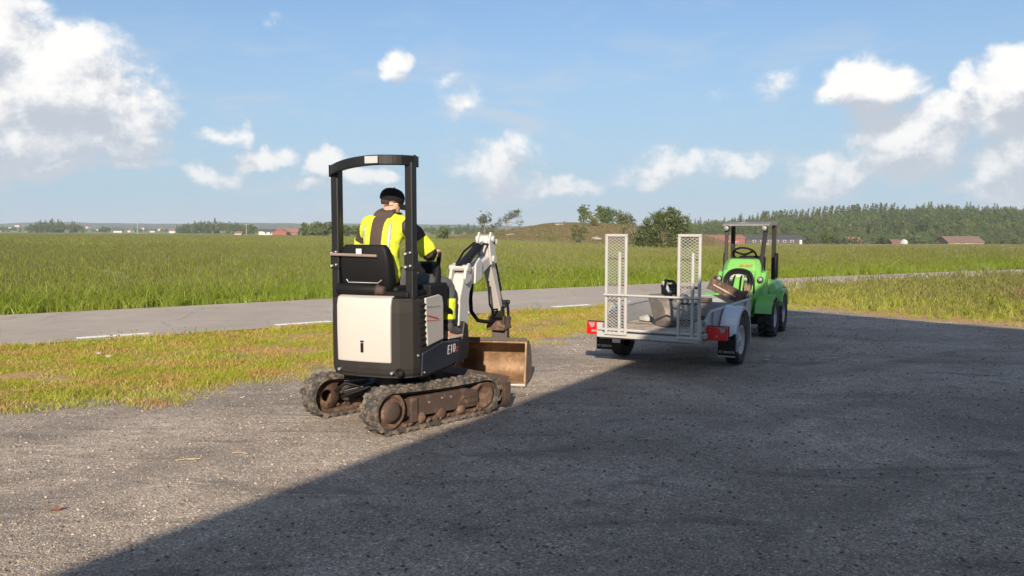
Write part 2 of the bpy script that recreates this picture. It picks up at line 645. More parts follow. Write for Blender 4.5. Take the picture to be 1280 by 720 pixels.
def _gravel(t, p, pos):
    big = t.noise(pos, 0.55, 5, 0.6, 0.4)
    mid = t.noise(pos, 4.5, 6, 0.7)
    v1 = t.new('ShaderNodeTexVoronoi'); t.put(v1.inputs['Vector'], pos); v1.inputs['Scale'].default_value = 92
    v2 = t.new('ShaderNodeTexVoronoi'); t.put(v2.inputs['Vector'], pos); v2.inputs['Scale'].default_value = 24
    c = t.ramp(big, [(0.28, (.220, .183, .150)), (0.5, (.350, .294, .242)), (0.70, (.475, .403, .337))])
    c = t.mix(t.maprange(mid, .42, .70, 0, .62), c, (.225, .190, .160))
    c = t.mix(t.maprange(t.noise(t.vec('MULTIPLY', pos, (.5, 1.5, 1)), 2.6, 6, .72, .8), .56, .66, 0, .5), c, (.40, .345, .29))
    sp = t.new('ShaderNodeSeparateColor'); t.put(sp.inputs[0], v1.outputs['Color'])
    grain = t.ramp(sp.outputs[0], [(0.0, .55), (0.35, .86), (0.75, 1.05), (0.93, 1.26), (1.0, 1.9)])
    c = t.mix(1.0, c, grain, 'MULTIPLY')
    sp2 = t.new('ShaderNodeSeparateColor'); t.put(sp2.inputs[0], v2.outputs['Color'])
    st = t.math('MULTIPLY', t.maprange(sp2.outputs[1], .90, .93, 0, 1), t.maprange(v2.outputs['Distance'], .36, .28, 0, .8))
    c = t.mix(st, c, (.50, .45, .40))
    # packed wheel ways sweeping across the yard
    wp = t.vec('ADD', pos, t.vec('SCALE', t.noise(pos, .35, 2, .5, out='Color'), 2.2))
    wv = t.new('ShaderNodeTexWave', wave_type='RINGS', rings_direction='Z'); t.put(wv.inputs['Vector'], t.vec('ADD', wp, (-9.0, 3.0, 0))); wv.inputs['Scale'].default_value = .19; wv.inputs['Distortion'].default_value = .6; wv.inputs['Detail'].default_value = 2
    way = t.math('MULTIPLY', t.maprange(wv.outputs['Fac'], .74, .97, 0, 1), t.maprange(t.noise(pos, .5, 3, .6), .42, .6, 0, 1))
    c = t.mix(t.math('MULTIPLY', way, .45), c, (.19, .16, .135))
    # scuffed arcs where tracks have turned
    w = t.new('ShaderNodeTexNoise'); t.put(w.inputs['Vector'], t.vec('MULTIPLY', pos, (.45, 1.6, 1))); w.inputs['Scale'].default_value = 1.7; w.inputs['Detail'].default_value = 5
    w.inputs['Distortion'].default_value = 1.2
    c = t.mix(t.maprange(w.outputs['Fac'], .55, .68, 0, .55), c, (.13, .11, .095))
    t.put(p.inputs['Base Color'], c)
    p.inputs['Roughness'].default_value = 0.92
    h = t.math('ADD', t.math('MULTIPLY', v1.outputs['Distance'], -0.55), t.math('ADD', t.math('MULTIPLY', st, .5), t.math('ADD', t.math('MULTIPLY', mid, 2.2), t.math('MULTIPLY', w.outputs['Fac'], 3.0))))
    b = t.new('ShaderNodeBump'); b.inputs['Strength'].default_value = 0.7; b.inputs['Distance'].default_value = 0.011
    t.put(b.inputs['Height'], h); t.l.new(b.outputs[0], p.inputs['Normal'])


def _asphalt(t, p, pos):
    big = t.noise(pos, 0.35, 4, 0.6)
    fine = t.noise(pos, 55, 4, 0.75)
    c = t.ramp(big, [(0.3, (.33, .288, .246)), (0.7, (.43, .378, .325))])
    c = t.mix(1.0, c, t.ramp(fine, [(0.25, .62), (0.5, 1.0), (0.78, 1.5)]), 'MULTIPLY')
    cr = t.voronoi(t.vec('ADD', pos, t.vec('SCALE', t.noise(pos, 2.0, 3, .6, out='Color'), .4)), 0.42, feature='DISTANCE_TO_EDGE')
    c = t.mix(t.maprange(cr, .010, .003, 0, .30), c, (.12, .10, .09))
    c = t.mix(t.maprange(t.noise(t.vec('MULTIPLY', pos, (.9, .9, 1)), .8, 5, .7, 1.0), .54, .62, 0, .35), c, (.26, .225, .195))
    t.put(p.inputs['Base Color'], c); p.inputs['Roughness'].default_value = 0.88
    b = t.new('ShaderNodeBump'); b.inputs['Strength'].default_value = 0.5; b.inputs['Distance'].default_value = 0.008
    t.put(b.inputs['Height'], fine); t.l.new(b.outputs[0], p.inputs['Normal'])


def _verge(t, p, pos):
    a = t.noise(pos, 0.9, 5, 0.65, .5)
    f = t.noise(pos, 14, 6, 0.7)
    c = t.ramp(a, [(0.30, (.20, .20, .05)), (0.46, (.36, .26, .10)), (0.6, (.42, .26, .13)), (0.75, (.27, .22, .08))])
    c = t.mix(1.0, c, t.ramp(f, [(0.25, .55), (.5, 1.0), (.8, 1.45)]), 'MULTIPLY')
    t.put(p.inputs['Base Color'], c); p.inputs['Roughness'].default_value = 0.95
    b = t.new('ShaderNodeBump'); b.inputs['Strength'].default_value = 0.8; b.inputs['Distance'].default_value = 0.03
    t.put(b.inputs['Height'], f); t.l.new(b.outputs[0], p.inputs['Normal'])


def _field(t, p, pos):
    st = t.vec('MULTIPLY', pos, (.35, 1, 1))
    a = t.noise(st, 0.035, 5, 0.6, .6)
    m_ = t.noise(pos, 0.6, 5, 0.7)
    c = t.ramp(a, [(0.30, (.165, .230, .034)), (0.46, (.205, .225, .045)), (0.58, (.195, .250, .046)), (0.72, (.165, .230, .034))])
    c = t.mix(1.0, c, t.ramp(m_, [(0.3, .72), (.5, 1.0), (.75, 1.25)]), 'MULTIPLY')
    t.put(p.inputs['Base Color'], c); p.inputs['Roughness'].default_value = 1.0
    b = t.new('ShaderNodeBump'); b.inputs['Strength'].default_value = 1.0; b.inputs['Distance'].default_value = 0.5
    t.put(b.inputs['Height'], t.noise(pos, 1.4, 6, .75)); t.l.new(b.outputs[0], p.inputs['Normal'])


M_GRAVEL = ground_mat('gravel', _gravel)
M_ASPHALT = ground_mat('worn asphalt', _asphalt)
M_VERGE = ground_mat('verge soil and thatch', _verge)
M_FIELD = ground_mat('grass field', _field)
M_PAINT = mat('road paint', (.80, .79, .76), .7, var=.08, scale=9, dirt=((.45, .42, .39), .25, 14))


def geo_lines(a, b, n, p=2.2):
    t = np.linspace(-1, 1, n)
    return (a + b) / 2 + (b - a) / 2 * np.sign(t) * np.abs(t) ** p


gx = geo_lines(-2600, 2600, 121, 2.6)
gy = np.concatenate([np.linspace(-60, 10, 8)[:-1], np.linspace(10, 60, 26)[:-1], np.geomspace(60, 3600, 60)])
GX, GY = np.meshgrid(gx, gy)
GZ = terr(GX, GY) - 0.022
nxg, nyg = len(gx), len(gy)
ii, jj = np.meshgrid(np.arange(nxg - 1), np.arange(nyg - 1))
q = (jj * nxg + ii).ravel()
fld = link('field', numpy_mesh('field', np.stack([GX, GY, GZ], -1).reshape(-1, 3), np.stack([q, q + 1, q + nxg + 1, q + nxg], -1), M_FIELD, smooth=True))
tag(fld, 'wide green hay field stretching to the horizon beyond the road', 'field', None, 'structure')


def strip(name, left, right, zoff, material, parent=None):
    n = len(left)
    vs = [(x, y, tz(x, y) + zoff) for x, y in left] + [(x, y, tz(x, y) + zoff) for x, y in right]
    fs = [(i, i + 1, n + i + 1, n + i) for i in range(n - 1)]
    mb = MB(); mb.add(vs, fs, True)
    return mb.build(name, material, parent)


_tan = np.gradient(RC, axis=0); _tan /= np.linalg.norm(_tan, axis=1)[:, None]
_nor = np.stack([-_tan[:, 1], _tan[:, 0]], 1)
_wob = np.array([.09 * noise.noise(Vector((p[0] * .7, p[1] * .7, 1))) for p in RC])[:, None]
_left, _right = RC + _nor * (RW + _wob), RC - _nor * (RW + _wob)
road = strip('road', _left, _right, 0.0, M_ASPHALT)
tag(road, 'sunlit narrow grey country road between the verge and the hay field', 'road', None, 'structure')
# broken edge line on the near side
arc = np.concatenate([[0], np.cumsum(np.linalg.norm(np.diff(RC, axis=0), axis=1))])


def along(s, off):
    x = np.interp(s, arc, RC[:, 0]); y = np.interp(s, arc, RC[:, 1])
    nx = np.interp(s, arc, _nor[:, 0]); ny = np.interp(s, arc, _nor[:, 1])
    return (x + nx * off, y + ny * off)


s0 = arc[np.argmin(np.hypot(RC[:, 0] + 7.6, RC[:, 1] - 13.5))]
for k in range(-3, 9):
    a = s0 + 0.05 + k * 2.95
    L = [along(a + j * .20, -1.98) for j in range(6)]
    Rr = [along(a + j * .20, -2.20) for j in range(6)]
    strip('edge_marking', L, Rr, 0.004, M_PAINT, road)

# verge sheet (near side of the road) and the yard lying on it
vl = _right + _nor * 0.0
verge = strip('grass_verge', vl[:], np.stack([np.linspace(-90, 330, len(vl)), np.full(len(vl), -60.)], 1), -0.012, M_VERGE)
tag(verge, 'short dry yellow green grass verge between the yard and the road', 'verge', None, 'structure')
yb = np.stack([np.linspace(-40, 40, len(YE)), np.full(len(YE), -45.)], 1)
yard = strip('gravel_yard', YE, yb, -0.006, M_GRAVEL)
tag(yard, 'grey gravel yard, half in the shadow of a building', 'yard', None, 'structure')

# ------------------------------------------------------------------ grass, weeds, stones
G_FIELD = leaf_mat('tall field grass', (.225, .315, .020), (.315, .395, .038), (.40, .400, .078), .45, .16)
G_SEED = leaf_mat('grass seed heads', (.17, .175, .055), (.23, .21, .08), None, .3, .3)
G_SHORT = leaf_mat('mown verge grass', (.27, .33, .02), (.41, .42, .04), (.54, .46, .085), .35, .75, ((.56, .33, .13), 1.1, .53))
G_TALLV = leaf_mat('rank verge grass', (.28, .35, .03), (.44, .45, .065), (.58, .52, .15), .4, .35, ((.56, .42, .18), .7, .60))
G_WHITE = leaf_mat('white umbels', (.62, .62, .55), (.75, .75, .68), None, .2, .3)
G_DRY = leaf_mat('dry stalks', (.16, .10, .06), (.30, .20, .11), None, .2, .8)


def clump(seed, n, rad, h, width, bend=.35, seeds=0.0, mats=None, umbels=0):
    r = np.random.default_rng(seed)
    V, Q, T, MI, MT = [], [], [], [], []
    for i in range(n):
        a, rr = r.uniform(0, 2 * math.pi), rad * math.sqrt(r.uniform(0, 1))
        bx, by = rr * math.cos(a), rr * math.sin(a)
        hh = h * r.uniform(.55, 1.08)
        b = hh * bend * r.uniform(.2, 1.5)
        ba = r.uniform(0, 2 * math.pi)
        wa = r.uniform(0, math.pi)
        w = width * r.uniform(.6, 1.2)
        o = len(V)
        for k, t in enumerate((0, .4, .75)):
            x = bx + math.cos(ba) * b * t * t; y = by + math.sin(ba) * b * t * t; z = hh * (t - .12 * t * t * bend)
            ww = w * (1, .85, .5)[k]
            V += [(x - math.cos(wa) * ww / 2, y - math.sin(wa) * ww / 2, z), (x + math.cos(wa) * ww / 2, y + math.sin(wa) * ww / 2, z)]
        V.append((bx + math.cos(ba) * b, by + math.sin(ba) * b, hh * (1 - .14 * bend)))
        Q += [(o, o + 1, o + 3, o + 2), (o + 2, o + 3, o + 5, o + 4)]; MI += [0, 0]
        T.append((o + 4, o + 5, o + 6)); MT.append(0)
        if r.uniform() < seeds:
            x, y, z = V[-1]
            for s in range(3):
                an = s * 1.05 + r.uniform(0, 1)
                o = len(V); hw = width * 1.1; hl = h * .13
                V += [(x - math.cos(an) * hw, y - math.sin(an) * hw, z + hl * .2), (x, y, z - hl * .5), (x + math.cos(an) * hw, y + math.sin(an) * hw, z + hl * .2), (x, y, z + hl)]
                Q.append((o, o + 1, o + 2, o + 3)); MI.append(1)
    for u in range(umbels):
        a = r.uniform(0, 6.28); x, y = rad * .7 * math.cos(a), rad * .7 * math.sin(a); z = h * r.uniform(.95, 1.25)
        o = len(V); V += [(x - .004, y, 0), (x + .004, y, 0), (x + .003, y, z), (x - .003, y, z)]; Q.append((o, o + 1, o + 2, o + 3)); MI.append(0)
        for s in range(16):
            aa, r2 = r.uniform(0, 6.28), .075 * math.sqrt(r.uniform())
            cx, cy, cz = x + r2 * math.cos(aa), y + r2 * math.sin(aa), z + r.uniform(-.01, .03)
            o = len(V); e = .016
            V += [(cx - e, cy, cz), (cx, cy - e, cz + .006), (cx + e, cy, cz), (cx, cy + e, cz + .006)]; Q.append((o, o + 1, o + 2, o + 3)); MI.append(2)
    return numpy_mesh('clump', np.array(V), np.array(Q), mats, np.array(T), midx=MI + MT)


mats_f = [G_FIELD, G_SEED, G_WHITE]
mats_v = [G_SHORT, G_SEED, G_WHITE]
mats_t = [G_TALLV, G_SEED, G_WHITE]
field_kinds = [clump(i, 84, .32, .52, .0095, .7, .08, mats_f) for i in range(4)] + [clump(9, 60, .28, .42, .016, .9, .02, mats_f), clump(10, 40, .25, .66, .008, .45, .45, mats_f), clump(12, 24, .3, .60, .012, .5, .1, mats_f, 5)]
far_kinds = [clump(20 + i, 90, .95, .60, .045, .5, .06, mats_f) for i in range(3)] + [clump(24, 70, .95, .68, .032, .4, .22, mats_f)]
short_kinds = [clump(30 + i, 170, .26, .060, .0065, 1.0, 0, mats_v) for i in range(3)] + [clump(34, 150, .28, .035, .009, 1.5, 0, mats_v), clump(35, 60, .20, .13, .006, .7, .3, mats_v)]
tall_kinds = [clump(40 + i, 46, .17, .40, .009, .5, .25, mats_t) for i in range(3)] + [clump(44, 36, .16, .26, .014, .7, .02, mats_t), clump(45, 18, .2, .5, .008, .35, .8, mats_t), clump(46, 12, .16, .52, .008, .35, .5, mats_t, 3)]


def in_view(X, Y, m=.14):
    return (np.abs(X) < (0.64 + m) * np.maximum(Y, 0) + 2.5)


def field_points(n, y0, y1, seed, rmin=RW + .12):
    r = np.random.default_rng(seed)
    Y = np.sqrt(r.uniform(y0 ** 2, y1 ** 2, n)); X = r.uniform(-.78, .78, n) * Y
    d = road_dist(X, Y)
    k = d > rmin
    return X[k], Y[k], d[k], r


X, Y, D, r_ = field_points(42000, 9, 62, 1)
edge = smoothstep(RW, RW + .8, D)
sc = r_.uniform(.7, 1.2, len(X)) * (.55 + .45 * edge)
pat = np.array([noise.noise(Vector((a * .13, b * .22, 0))) for a, b in zip(X, Y)])
sc *= 1 + .42 * pat
pk = r_.choice(7, len(X), p=[.2, .19, .19, .18, .1, .135, .005])
pk[(D < RW + .5)] = np.where(r_.random((D < RW + .5).sum()) < .5, 4, pk[D < RW + .5])
o = scatter('tall_grass', np.stack([X, Y, terr(X, Y) - .03], 1), r_.uniform(0, 6.28, len(X)), sc, pk, field_kinds, 'tall green meadow grass along the far side of the road', 'grass')
X, Y, D, r_ = field_points(60000, 56, 330, 2)
sc = r_.uniform(.7, 1.15, len(X))
o = scatter('meadow_grass', np.stack([X, Y, terr(X, Y) - .05], 1), r_.uniform(0, 6.28, len(X)), sc, r_.choice(4, len(X), p=[.3, .3, .25, .15]), far_kinds, 'far meadow grass reaching across the field to the trees', 'grass')

# verge on the near side: mown on the left, rank and taller on the right
r_ = np.random.default_rng(5)
n = 52000
X = r_.uniform(-14, 34, n); Y = r_.uniform(3, 40, n)
k = in_view(X, Y)
X, Y = X[k], Y[k]
D = road_dist(X, Y); E = yard_dist(X, Y)
k = (D < -RW - .14) & (E > -0.75)
X, Y, D, E = X[k], Y[k], D[k], E[k]
right = smoothstep(4.8, 6.6, X)
dens_n = np.array([noise.noise(Vector((a * .8, b * 1.1, 4))) for a, b in zip(X, Y)])
patchy = np.array([noise.noise(Vector((a * .45, b * .6, 14))) for a, b in zip(X, Y)])
keep = r_.random(len(X)) < np.clip(.75 + .8 * dens_n + .4 * patchy, .30, 1) * smoothstep(-.75, .45, E + .35 * dens_n)
left = keep & (r_.random(len(X)) > right)
Xl, Yl = X[left], Y[left]
pl = r_.choice(5, len(Xl), p=[.27, .26, .25, .16, .06])
sl = r_.uniform(.6, 1.25, len(Xl)) * (1 + .4 * patchy[left])
nr = road_dist(Xl, Yl) > -RW - .5
sl[nr] *= 1.15
scatter('short_grass', np.stack([Xl, Yl, np.full(len(Xl), -.012)], 1), r_.uniform(0, 6.28, len(Xl)), sl, pl, short_kinds, 'short yellow green mown grass between the yard and the road', 'grass')
n = 26000
X = r_.uniform(4, 34, n); Y = r_.uniform(8, 40, n)
k = in_view(X, Y); X, Y = X[k], Y[k]
D = road_dist(X, Y); E = yard_dist(X, Y)
right = smoothstep(4.6, 6.2, X)
k = (D < -RW - .05) & (E > .0) & (r_.random(len(X)) < right * smoothstep(-.15, 1.0, E))
X, Y, D, E = X[k], Y[k], D[k], E[k]
st = r_.uniform(.6, 1.2, len(X)) * (.32 + .68 * smoothstep(.1, 2.6, E))
pt = r_.choice(6, len(X), p=[.25, .24, .22, .2, .085, .005])
scatter('verge_grass', np.stack([X, Y, terr(X, Y) - .02], 1), r_.uniform(0, 6.28, len(X)), st, pt, tall_kinds, 'rank yellow green grass right of the loader', 'grass')


# stones of the yard
def stone(seed):
    r = random.Random(seed)
    bm = bmesh.new(); bmesh.ops.create_icosphere(bm, subdivisions=1, radius=.5)
    for v in bm.verts:
        v.co = Vector((v.co.x * r.uniform(.7, 1.25), v.co.y * r.uniform(.7, 1.25), v.co.z * r.uniform(.45, .75)))
    me = bpy.data.meshes.new('stone'); bm.to_mesh(me); bm.free()
    return me


def _stone(t, p, pos):
    oi = t.new('ShaderNodeNewGeometry')
    c = t.ramp(oi.outputs['Random Per Island'], [(0, (.13, .105, .088)), (.45, (.29, .235, .19)), (.8, (.40, .34, .28)), (1.0, (.62, .56, .50))])
    t.put(p.inputs['Base Color'], c); p.inputs['Roughness'].default_value = .9


M_STONE = ground_mat('loose stone', _stone)
def stone_patch(seed, n, rad):
    r = np.random.default_rng(seed)
    V, T = [], []
    base = [stone(seed * 7 + i) for i in range(4)]
    for k in range(n):
        me = base[k % 4]
        g = .004 + .009 * r.random() ** 3 + (.015 if r.random() > .985 else 0)
        a, rr = r.uniform(0, 6.28), rad * math.sqrt(r.random()); az = r.uniform(0, 6.28)
        co = np.array([v.co[:] for v in me.vertices]) * g
        x = co[:, 0] * math.cos(az) - co[:, 1] * math.sin(az); y = co[:, 0] * math.sin(az) + co[:, 1] * math.cos(az)
        o = len(V)
        V += list(zip(x + rr * math.cos(a), y + rr * math.sin(a), co[:, 2] + g * .10))
        T += [tuple(i + o for i in p.vertices) for p in me.polygons]
    return numpy_mesh('stones', np.array(V), None, M_STONE, np.array(T))


stones = [stone_patch(i + 1, 52, .32) for i in range(6)]
r_ = np.random.default_rng(8)
n = 2600
Y = 3.0 + 14 * r_.random(n) ** 1.5; X = r_.uniform(-.74, .74, n) * Y
E = yard_dist(X, Y)
k = E < .3
X, Y = X[k], Y[k]
scatter('loose_gravel', np.stack([X, Y, np.full(len(X), -.006)], 1), r_.uniform(0, 6.28, len(X)), .8 + .035 * Y, r_.integers(0, 6, len(X)), stones, 'small loose stones strewn over the gravel yard', 'gravel')

# litter on the ground
M_LEAF = mat('dead leaf', (.40, .12, .05), .8, var=.3, scale=30)
p = gnd(68, 638)
mb = MB()
mb.add([(-.05, 0, .004), (-.02, -.022, .012), (.02, -.018, .006), (.055, .004, .016), (.02, .024, .01), (-.02, .02, .005)], [(0, 1, 5), (1, 2, 4, 5), (2, 3, 4)])
o = mb.build('leaf', M_LEAF); o.location = (p.x, p.y, 0); o.rotation_euler.z = .4
tag(o, 'small dry red brown leaf lying on the sunlit gravel', 'leaf')
M_STRAW = mat('straw', (.45, .36, .22), .8, var=.2, scale=20)
for i, (px, py, L, a) in enumerate([(235, 575, .16, .3), (300, 567, .12, -.2), (527, 597, .10, -.1), (480, 560, .09, .8), (240, 576, .09, -.5), (955, 500, .10, .1), (850, 458, .12, 0)]):
    p = gnd(px, py)
    mb = MB(); mb.tube([(-L / 2, 0, .004), (0, .012, .008), (L / 2, 0, .004)], .003, 5)
    o = mb.build('straw', M_STRAW); o.location = (p.x, p.y, 0); o.rotation_euler.z = a
    tag(o, ['longest dry straw on the sunlit gravel left of the excavator', 'pale straw just right of the longest straw on the sunlit gravel', 'straw on the shaded gravel below the excavator tracks', 'short straw on the sunlit gravel below the excavator tail', 'short straw crossing the longest straw on the sunlit gravel', 'straw on the shaded gravel below the trailer wheel', 'straw on the gravel just below the trailer'][i], 'straw', 'straws on the gravel')
M_PALE = mat('pale stone', (.36, .35, .33), .85, var=.2, scale=14)
for i, (px, py, s, lb) in enumerate([(124, 443, .09, 'pale stone on the dry verge, the one nearer the road'), (137, 447, .11, 'pale flat stone on the dry verge, the one nearer the yard'), (957, 451, .09, 'pale chip of stone lying on the shaded gravel right of the trailer')]):
    p = gnd(px, py)
    o = link('stone', stone(40 + i)); o.data.materials.append(M_PALE)
    o.location = (p.x, p.y, s * .15); o.scale = (s, s * .7, s * .7)
    tag(o, lb, 'stone')

# ------------------------------------------------------------------ far land: hills, wood, mound, trees, houses
L_DARK = leaf_mat('dark evergreen foliage', (.058, .090, .026), (.102, .140, .040), (.165, .178, .058), .3, .05)
L_MID = leaf_mat('broadleaf foliage', (.070, .115, .022), (.125, .172, .038), (.195, .212, .060), .3, .08)
L_PALE = leaf_mat('pale windblown foliage', (.075, .085, .055), (.13, .14, .09), (.19, .185, .14), .3, .4)
L_BUSH = leaf_mat('big bush foliage', (.060, .082, .022), (.115, .135, .035), (.22, .185, .07), .3, .35)
L_YEL = leaf_mat('yellow green foliage', (.075, .11, .02), (.15, .17, .03), (.27, .22, .05), .3, .5)
M_BARK = mat('bark', (.13, .10, .08), .9, var=.3, scale=5, bump=.6, bscale=9)
M_BARKG = mat('grey bark', (.22, .19, .17), .9, var=.3, scale=5)


def leaf_cloud(seed, blobs, nclump, per, leaf, spread, lean=0.0):
    """leaf-sized quads in clumps spread over the outer part of ellipsoids (cx,cy,cz,rx,ry,rz)"""
    r = np.random.default_rng(seed)
    w = np.array([b[3] * b[4] + b[3] * b[5] for b in blobs]); w = w / w.sum()
    bi = r.choice(len(blobs), nclump, p=w)
    B = np.array(blobs)[bi]
    d = r.normal(size=(nclump, 3)); d /= np.linalg.norm(d, axis=1)[:, None]
    rad = r.uniform(.30, 1.0, nclump) ** .55
    C = B[:, :3] + d * rad[:, None] * B[:, 3:]
    P = np.repeat(C, per, 0) + r.normal(size=(nclump * per, 3)) * spread * np.repeat(r.uniform(.6, 1.3, nclump), per)[:, None] * np.array([1, 1, .75])
    P[:, 0] += lean * P[:, 2]
    n = len(P)
    nm = r.normal(size=(n, 3)) + np.repeat(d, per, 0) * .8 + np.array([0, 0, .5])
    nm /= np.linalg.norm(nm, axis=1)[:, None]
    a = np.cross(nm, r.normal(size=(n, 3))); a /= np.linalg.norm(a, axis=1)[:, None]
    b = np.cross(nm, a)
    s = (leaf * r.uniform(.5, 1.2, n))[:, None]
    V = np.stack([P - a * s, P - b * s * .6, P + a * s, P + b * s * .6], 1).reshape(-1, 3)
    Q = np.arange(n * 4).reshape(n, 4)
    return V, Q


def tree(name, px, Y, h, w, label, mat_=None, bark=None, seed=0, trunk=.25, lean=0., group=None, nclump=150, per=16, leaf=.16, blobs=None, dy=0., cat='tree', sink=.0, zb=None):
    x = (px - 640) / 1000 * Y
    z = (tz(x, Y) if zb is None else zb) - sink
    root = empty(name, (x, Y, z), 0, label, cat, group)
    r = random.Random(seed)
    if blobs is None:
        blobs = []
        for i in range(8):
            a = r.uniform(0, 6.28); rr = r.uniform(.12, .30) * w; zz = h * (trunk + (1 - trunk) * r.uniform(.28, .82))
            blobs.append((rr * math.cos(a), rr * math.sin(a), zz, w * r.uniform(.20, .32), w * r.uniform(.2, .32), h * (1 - trunk) * r.uniform(.2, .32)))
        blobs.append((0, 0, h * (trunk + (1 - trunk) * .5), w * .36, w * .36, h * (1 - trunk) * .48))
    V, Q = leaf_cloud(seed, blobs, nclump, per, leaf, min(w, h) * .045, lean)
    link('crown', numpy_mesh('crown', V, Q, mat_ or L_MID), root)
    mb = MB(); tr = max(.05, h * .022)
    mb.tube([(0, 0, -.3), (lean * h * .2, 0, h * .3), (lean * h * .5, 0, h * .55), (lean * h * .8, 0, h * .82)], [tr * 1.3, tr, tr * .7, tr * .25], 7)
    for i in range(6):
        b = blobs[r.randrange(len(blobs))]
        zz = h * r.uniform(.2, .55)
        mb.tube([(lean * zz, 0, zz), ((b[0] + lean * zz) * .5, b[1] * .5, (zz + b[2]) / 2 + .02 * h), (b[0] + lean * b[2], b[1], b[2])], [tr * .6, tr * .4, tr * .12], 5)
    mb.build('trunk', bark or M_BARK, root)
    return root


# distant ridge (left and centre), wooded and blue with distance ----------------
def _ridge(t, p, pos):
    a = t.noise(pos, 0.012, 5, .6)
    b = t.noise(pos, 0.09, 5, .7)
    c = t.ramp(a, [(.35, (.055, .085, .040)), (.55, (.085, .115, .05)), (.7, (.15, .16, .075))])
    c = t.mix(1.0, c, t.ramp(b, [(.3, .55), (.5, 1), (.75, 1.4)]), 'MULTIPLY')
    t.put(p.inputs['Base Color'], c); p.inputs['Roughness'].default_value = 1
    bp = t.new('ShaderNodeBump'); bp.inputs['Strength'].default_value = 1; bp.inputs['Distance'].default_value = 6
    t.put(bp.inputs['Height'], b); t.l.new(bp.outputs[0], p.inputs['Normal'])


M_RIDGE = ground_mat('wooded ridge', _ridge)


def ridge(name, Y0, Y1, prof, label, seed, px0=-300, px1=1700, nu=260, rough=2.2):
    us = np.linspace(px0, px1, nu); ts = np.linspace(0, 1, 12)
    V = []
    for t in ts:
        Y = Y0 + (Y1 - Y0) * t
        for u in us:
            top = np.interp(u, [p[0] for p in prof], [p[1] for p in prof])
            x = (u - 640) / 1000 * Y
            ztop = CAM_H + (288 - top) / 1000 * Y1
            zb = tz((u - 640) / 1000 * Y0, Y0) - .5
            s = t * t * (3 - 2 * t)
            n = noise.fractal(Vector((x * .012, Y * .012, seed)), .9, 2.2, 5) * rough * s
            V.append((x, Y, zb + (ztop - zb) * s + n))
    for u in us:   # falls away behind
        x = (u - 640) / 1000 * (Y1 * 1.15); V.append((x, Y1 * 1.15, -6))
    V = np.array(V); nr = len(ts) + 1
    a, b = np.meshgrid(np.arange(nu - 1), np.arange(nr - 1)); q = (b * nu + a).ravel()
    o = link(name, numpy_mesh(name, V, np.stack([q, q + 1, q + nu + 1, q + nu], -1), M_RIDGE, smooth=True))
    tag(o, label, 'hill', None, 'structure')
    return o


ridge('far_hill', 1300, 2100, [(-300, 281), (0, 280), (60, 278), (200, 280), (330, 279), (450, 280), (560, 281), (640, 283), (800, 284), (1700, 285)], 'long low blue green ridge along the left horizon', 3)

# the mound of heath and rock in the middle distance ----------------------------
MP = [(500, 300), (545, 298), (570, 296), (600, 293), (630, 289.5), (655, 285), (685, 280.5), (710, 279), (735, 280.5), (770, 282.5), (800, 285), (840, 289), (880, 296), (930, 308)]


def _heath(t, p, pos):
    a = t.noise(pos, .16, 5, .65, .6)
    b = t.noise(pos, 1.6, 5, .7)
    c = t.ramp(a, [(.32, (.17, .18, .05)), (.45, (.24, .18, .085)), (.57, (.25, .15, .10)), (.70, (.16, .17, .05))])
    c = t.mix(1.0, c, t.ramp(b, [(.3, .6), (.5, 1), (.75, 1.35)]), 'MULTIPLY')
    t.put(p.inputs['Base Color'], c); p.inputs['Roughness'].default_value = 1
    bp = t.new('ShaderNodeBump'); bp.inputs['Strength'].default_value = 1; bp.inputs['Distance'].default_value = .5
    t.put(bp.inputs['Height'], b); t.l.new(bp.outputs[0], p.inputs['Normal'])


M_HEATH = ground_mat('heath', _heath)
MU = np.linspace(500, 930, 150); MYs = np.linspace(128, 235, 34)


def mound_z(u, Y):
    x = (u - 640) / 1000 * Y
    top = np.interp(u, [p[0] for p in MP], [p[1] for p in MP])
    zt = CAM_H + (288 - top) / 1000 * 185
    base = tz(x, Y)
    s = float(smoothstep(130, 183, Y) * (1 - smoothstep(192, 234, Y)))
    hgt = max(0, zt - tz((u - 640) / 1000 * 185, 185))
    nn = noise.fractal(Vector((x * .11, Y * .11, 5)), .9, 2.1, 5) * .42
    return base + hgt * s + nn * min(1, hgt * s) - .05


V = np.array([((u - 640) / 1000 * Y, Y, mound_z(u, Y)) for Y in MYs for u in MU])
a, b = np.meshgrid(np.arange(len(MU) - 1), np.arange(len(MYs) - 1)); q = (b * len(MU) + a).ravel()
mo = link('heath_mound', numpy_mesh('heath_mound', V, np.stack([q, q + 1, q + len(MU) + 1, q + len(MU)], -1), M_HEATH, smooth=True))
tag(mo, 'low rocky heath mound rising from the field behind the excavator arm', 'mound', None, 'structure')
r_ = np.random.default_rng(77)
n = 9000
u = r_.uniform(540, 890, n); Yv = r_.uniform(136, 200, n)
pts = np.array([((a - 640) / 1000 * b, b, mound_z(a, b) - .1) for a, b in zip(u, Yv)])
mats_h = [leaf_mat('heath tufts', (.15, .165, .045), (.23, .18, .085), (.28, .17, .11), .25, .12), G_SEED, G_WHITE]
heath_kinds = [clump(60 + i, 60, .8, .42, .06, .9, 0, mats_h) for i in range(3)]
scatter('heath', pts, r_.uniform(0, 6.28, n), r_.uniform(.5, 1.15, n), r_.integers(0, 3, n), heath_kinds, 'rough brown and green heath growing on the mound', 'heath')
M_ROCK = mat('bare rock', (.36, .31, .27), .9, var=.3, scale=1.2, bump=.8, bscale=3)
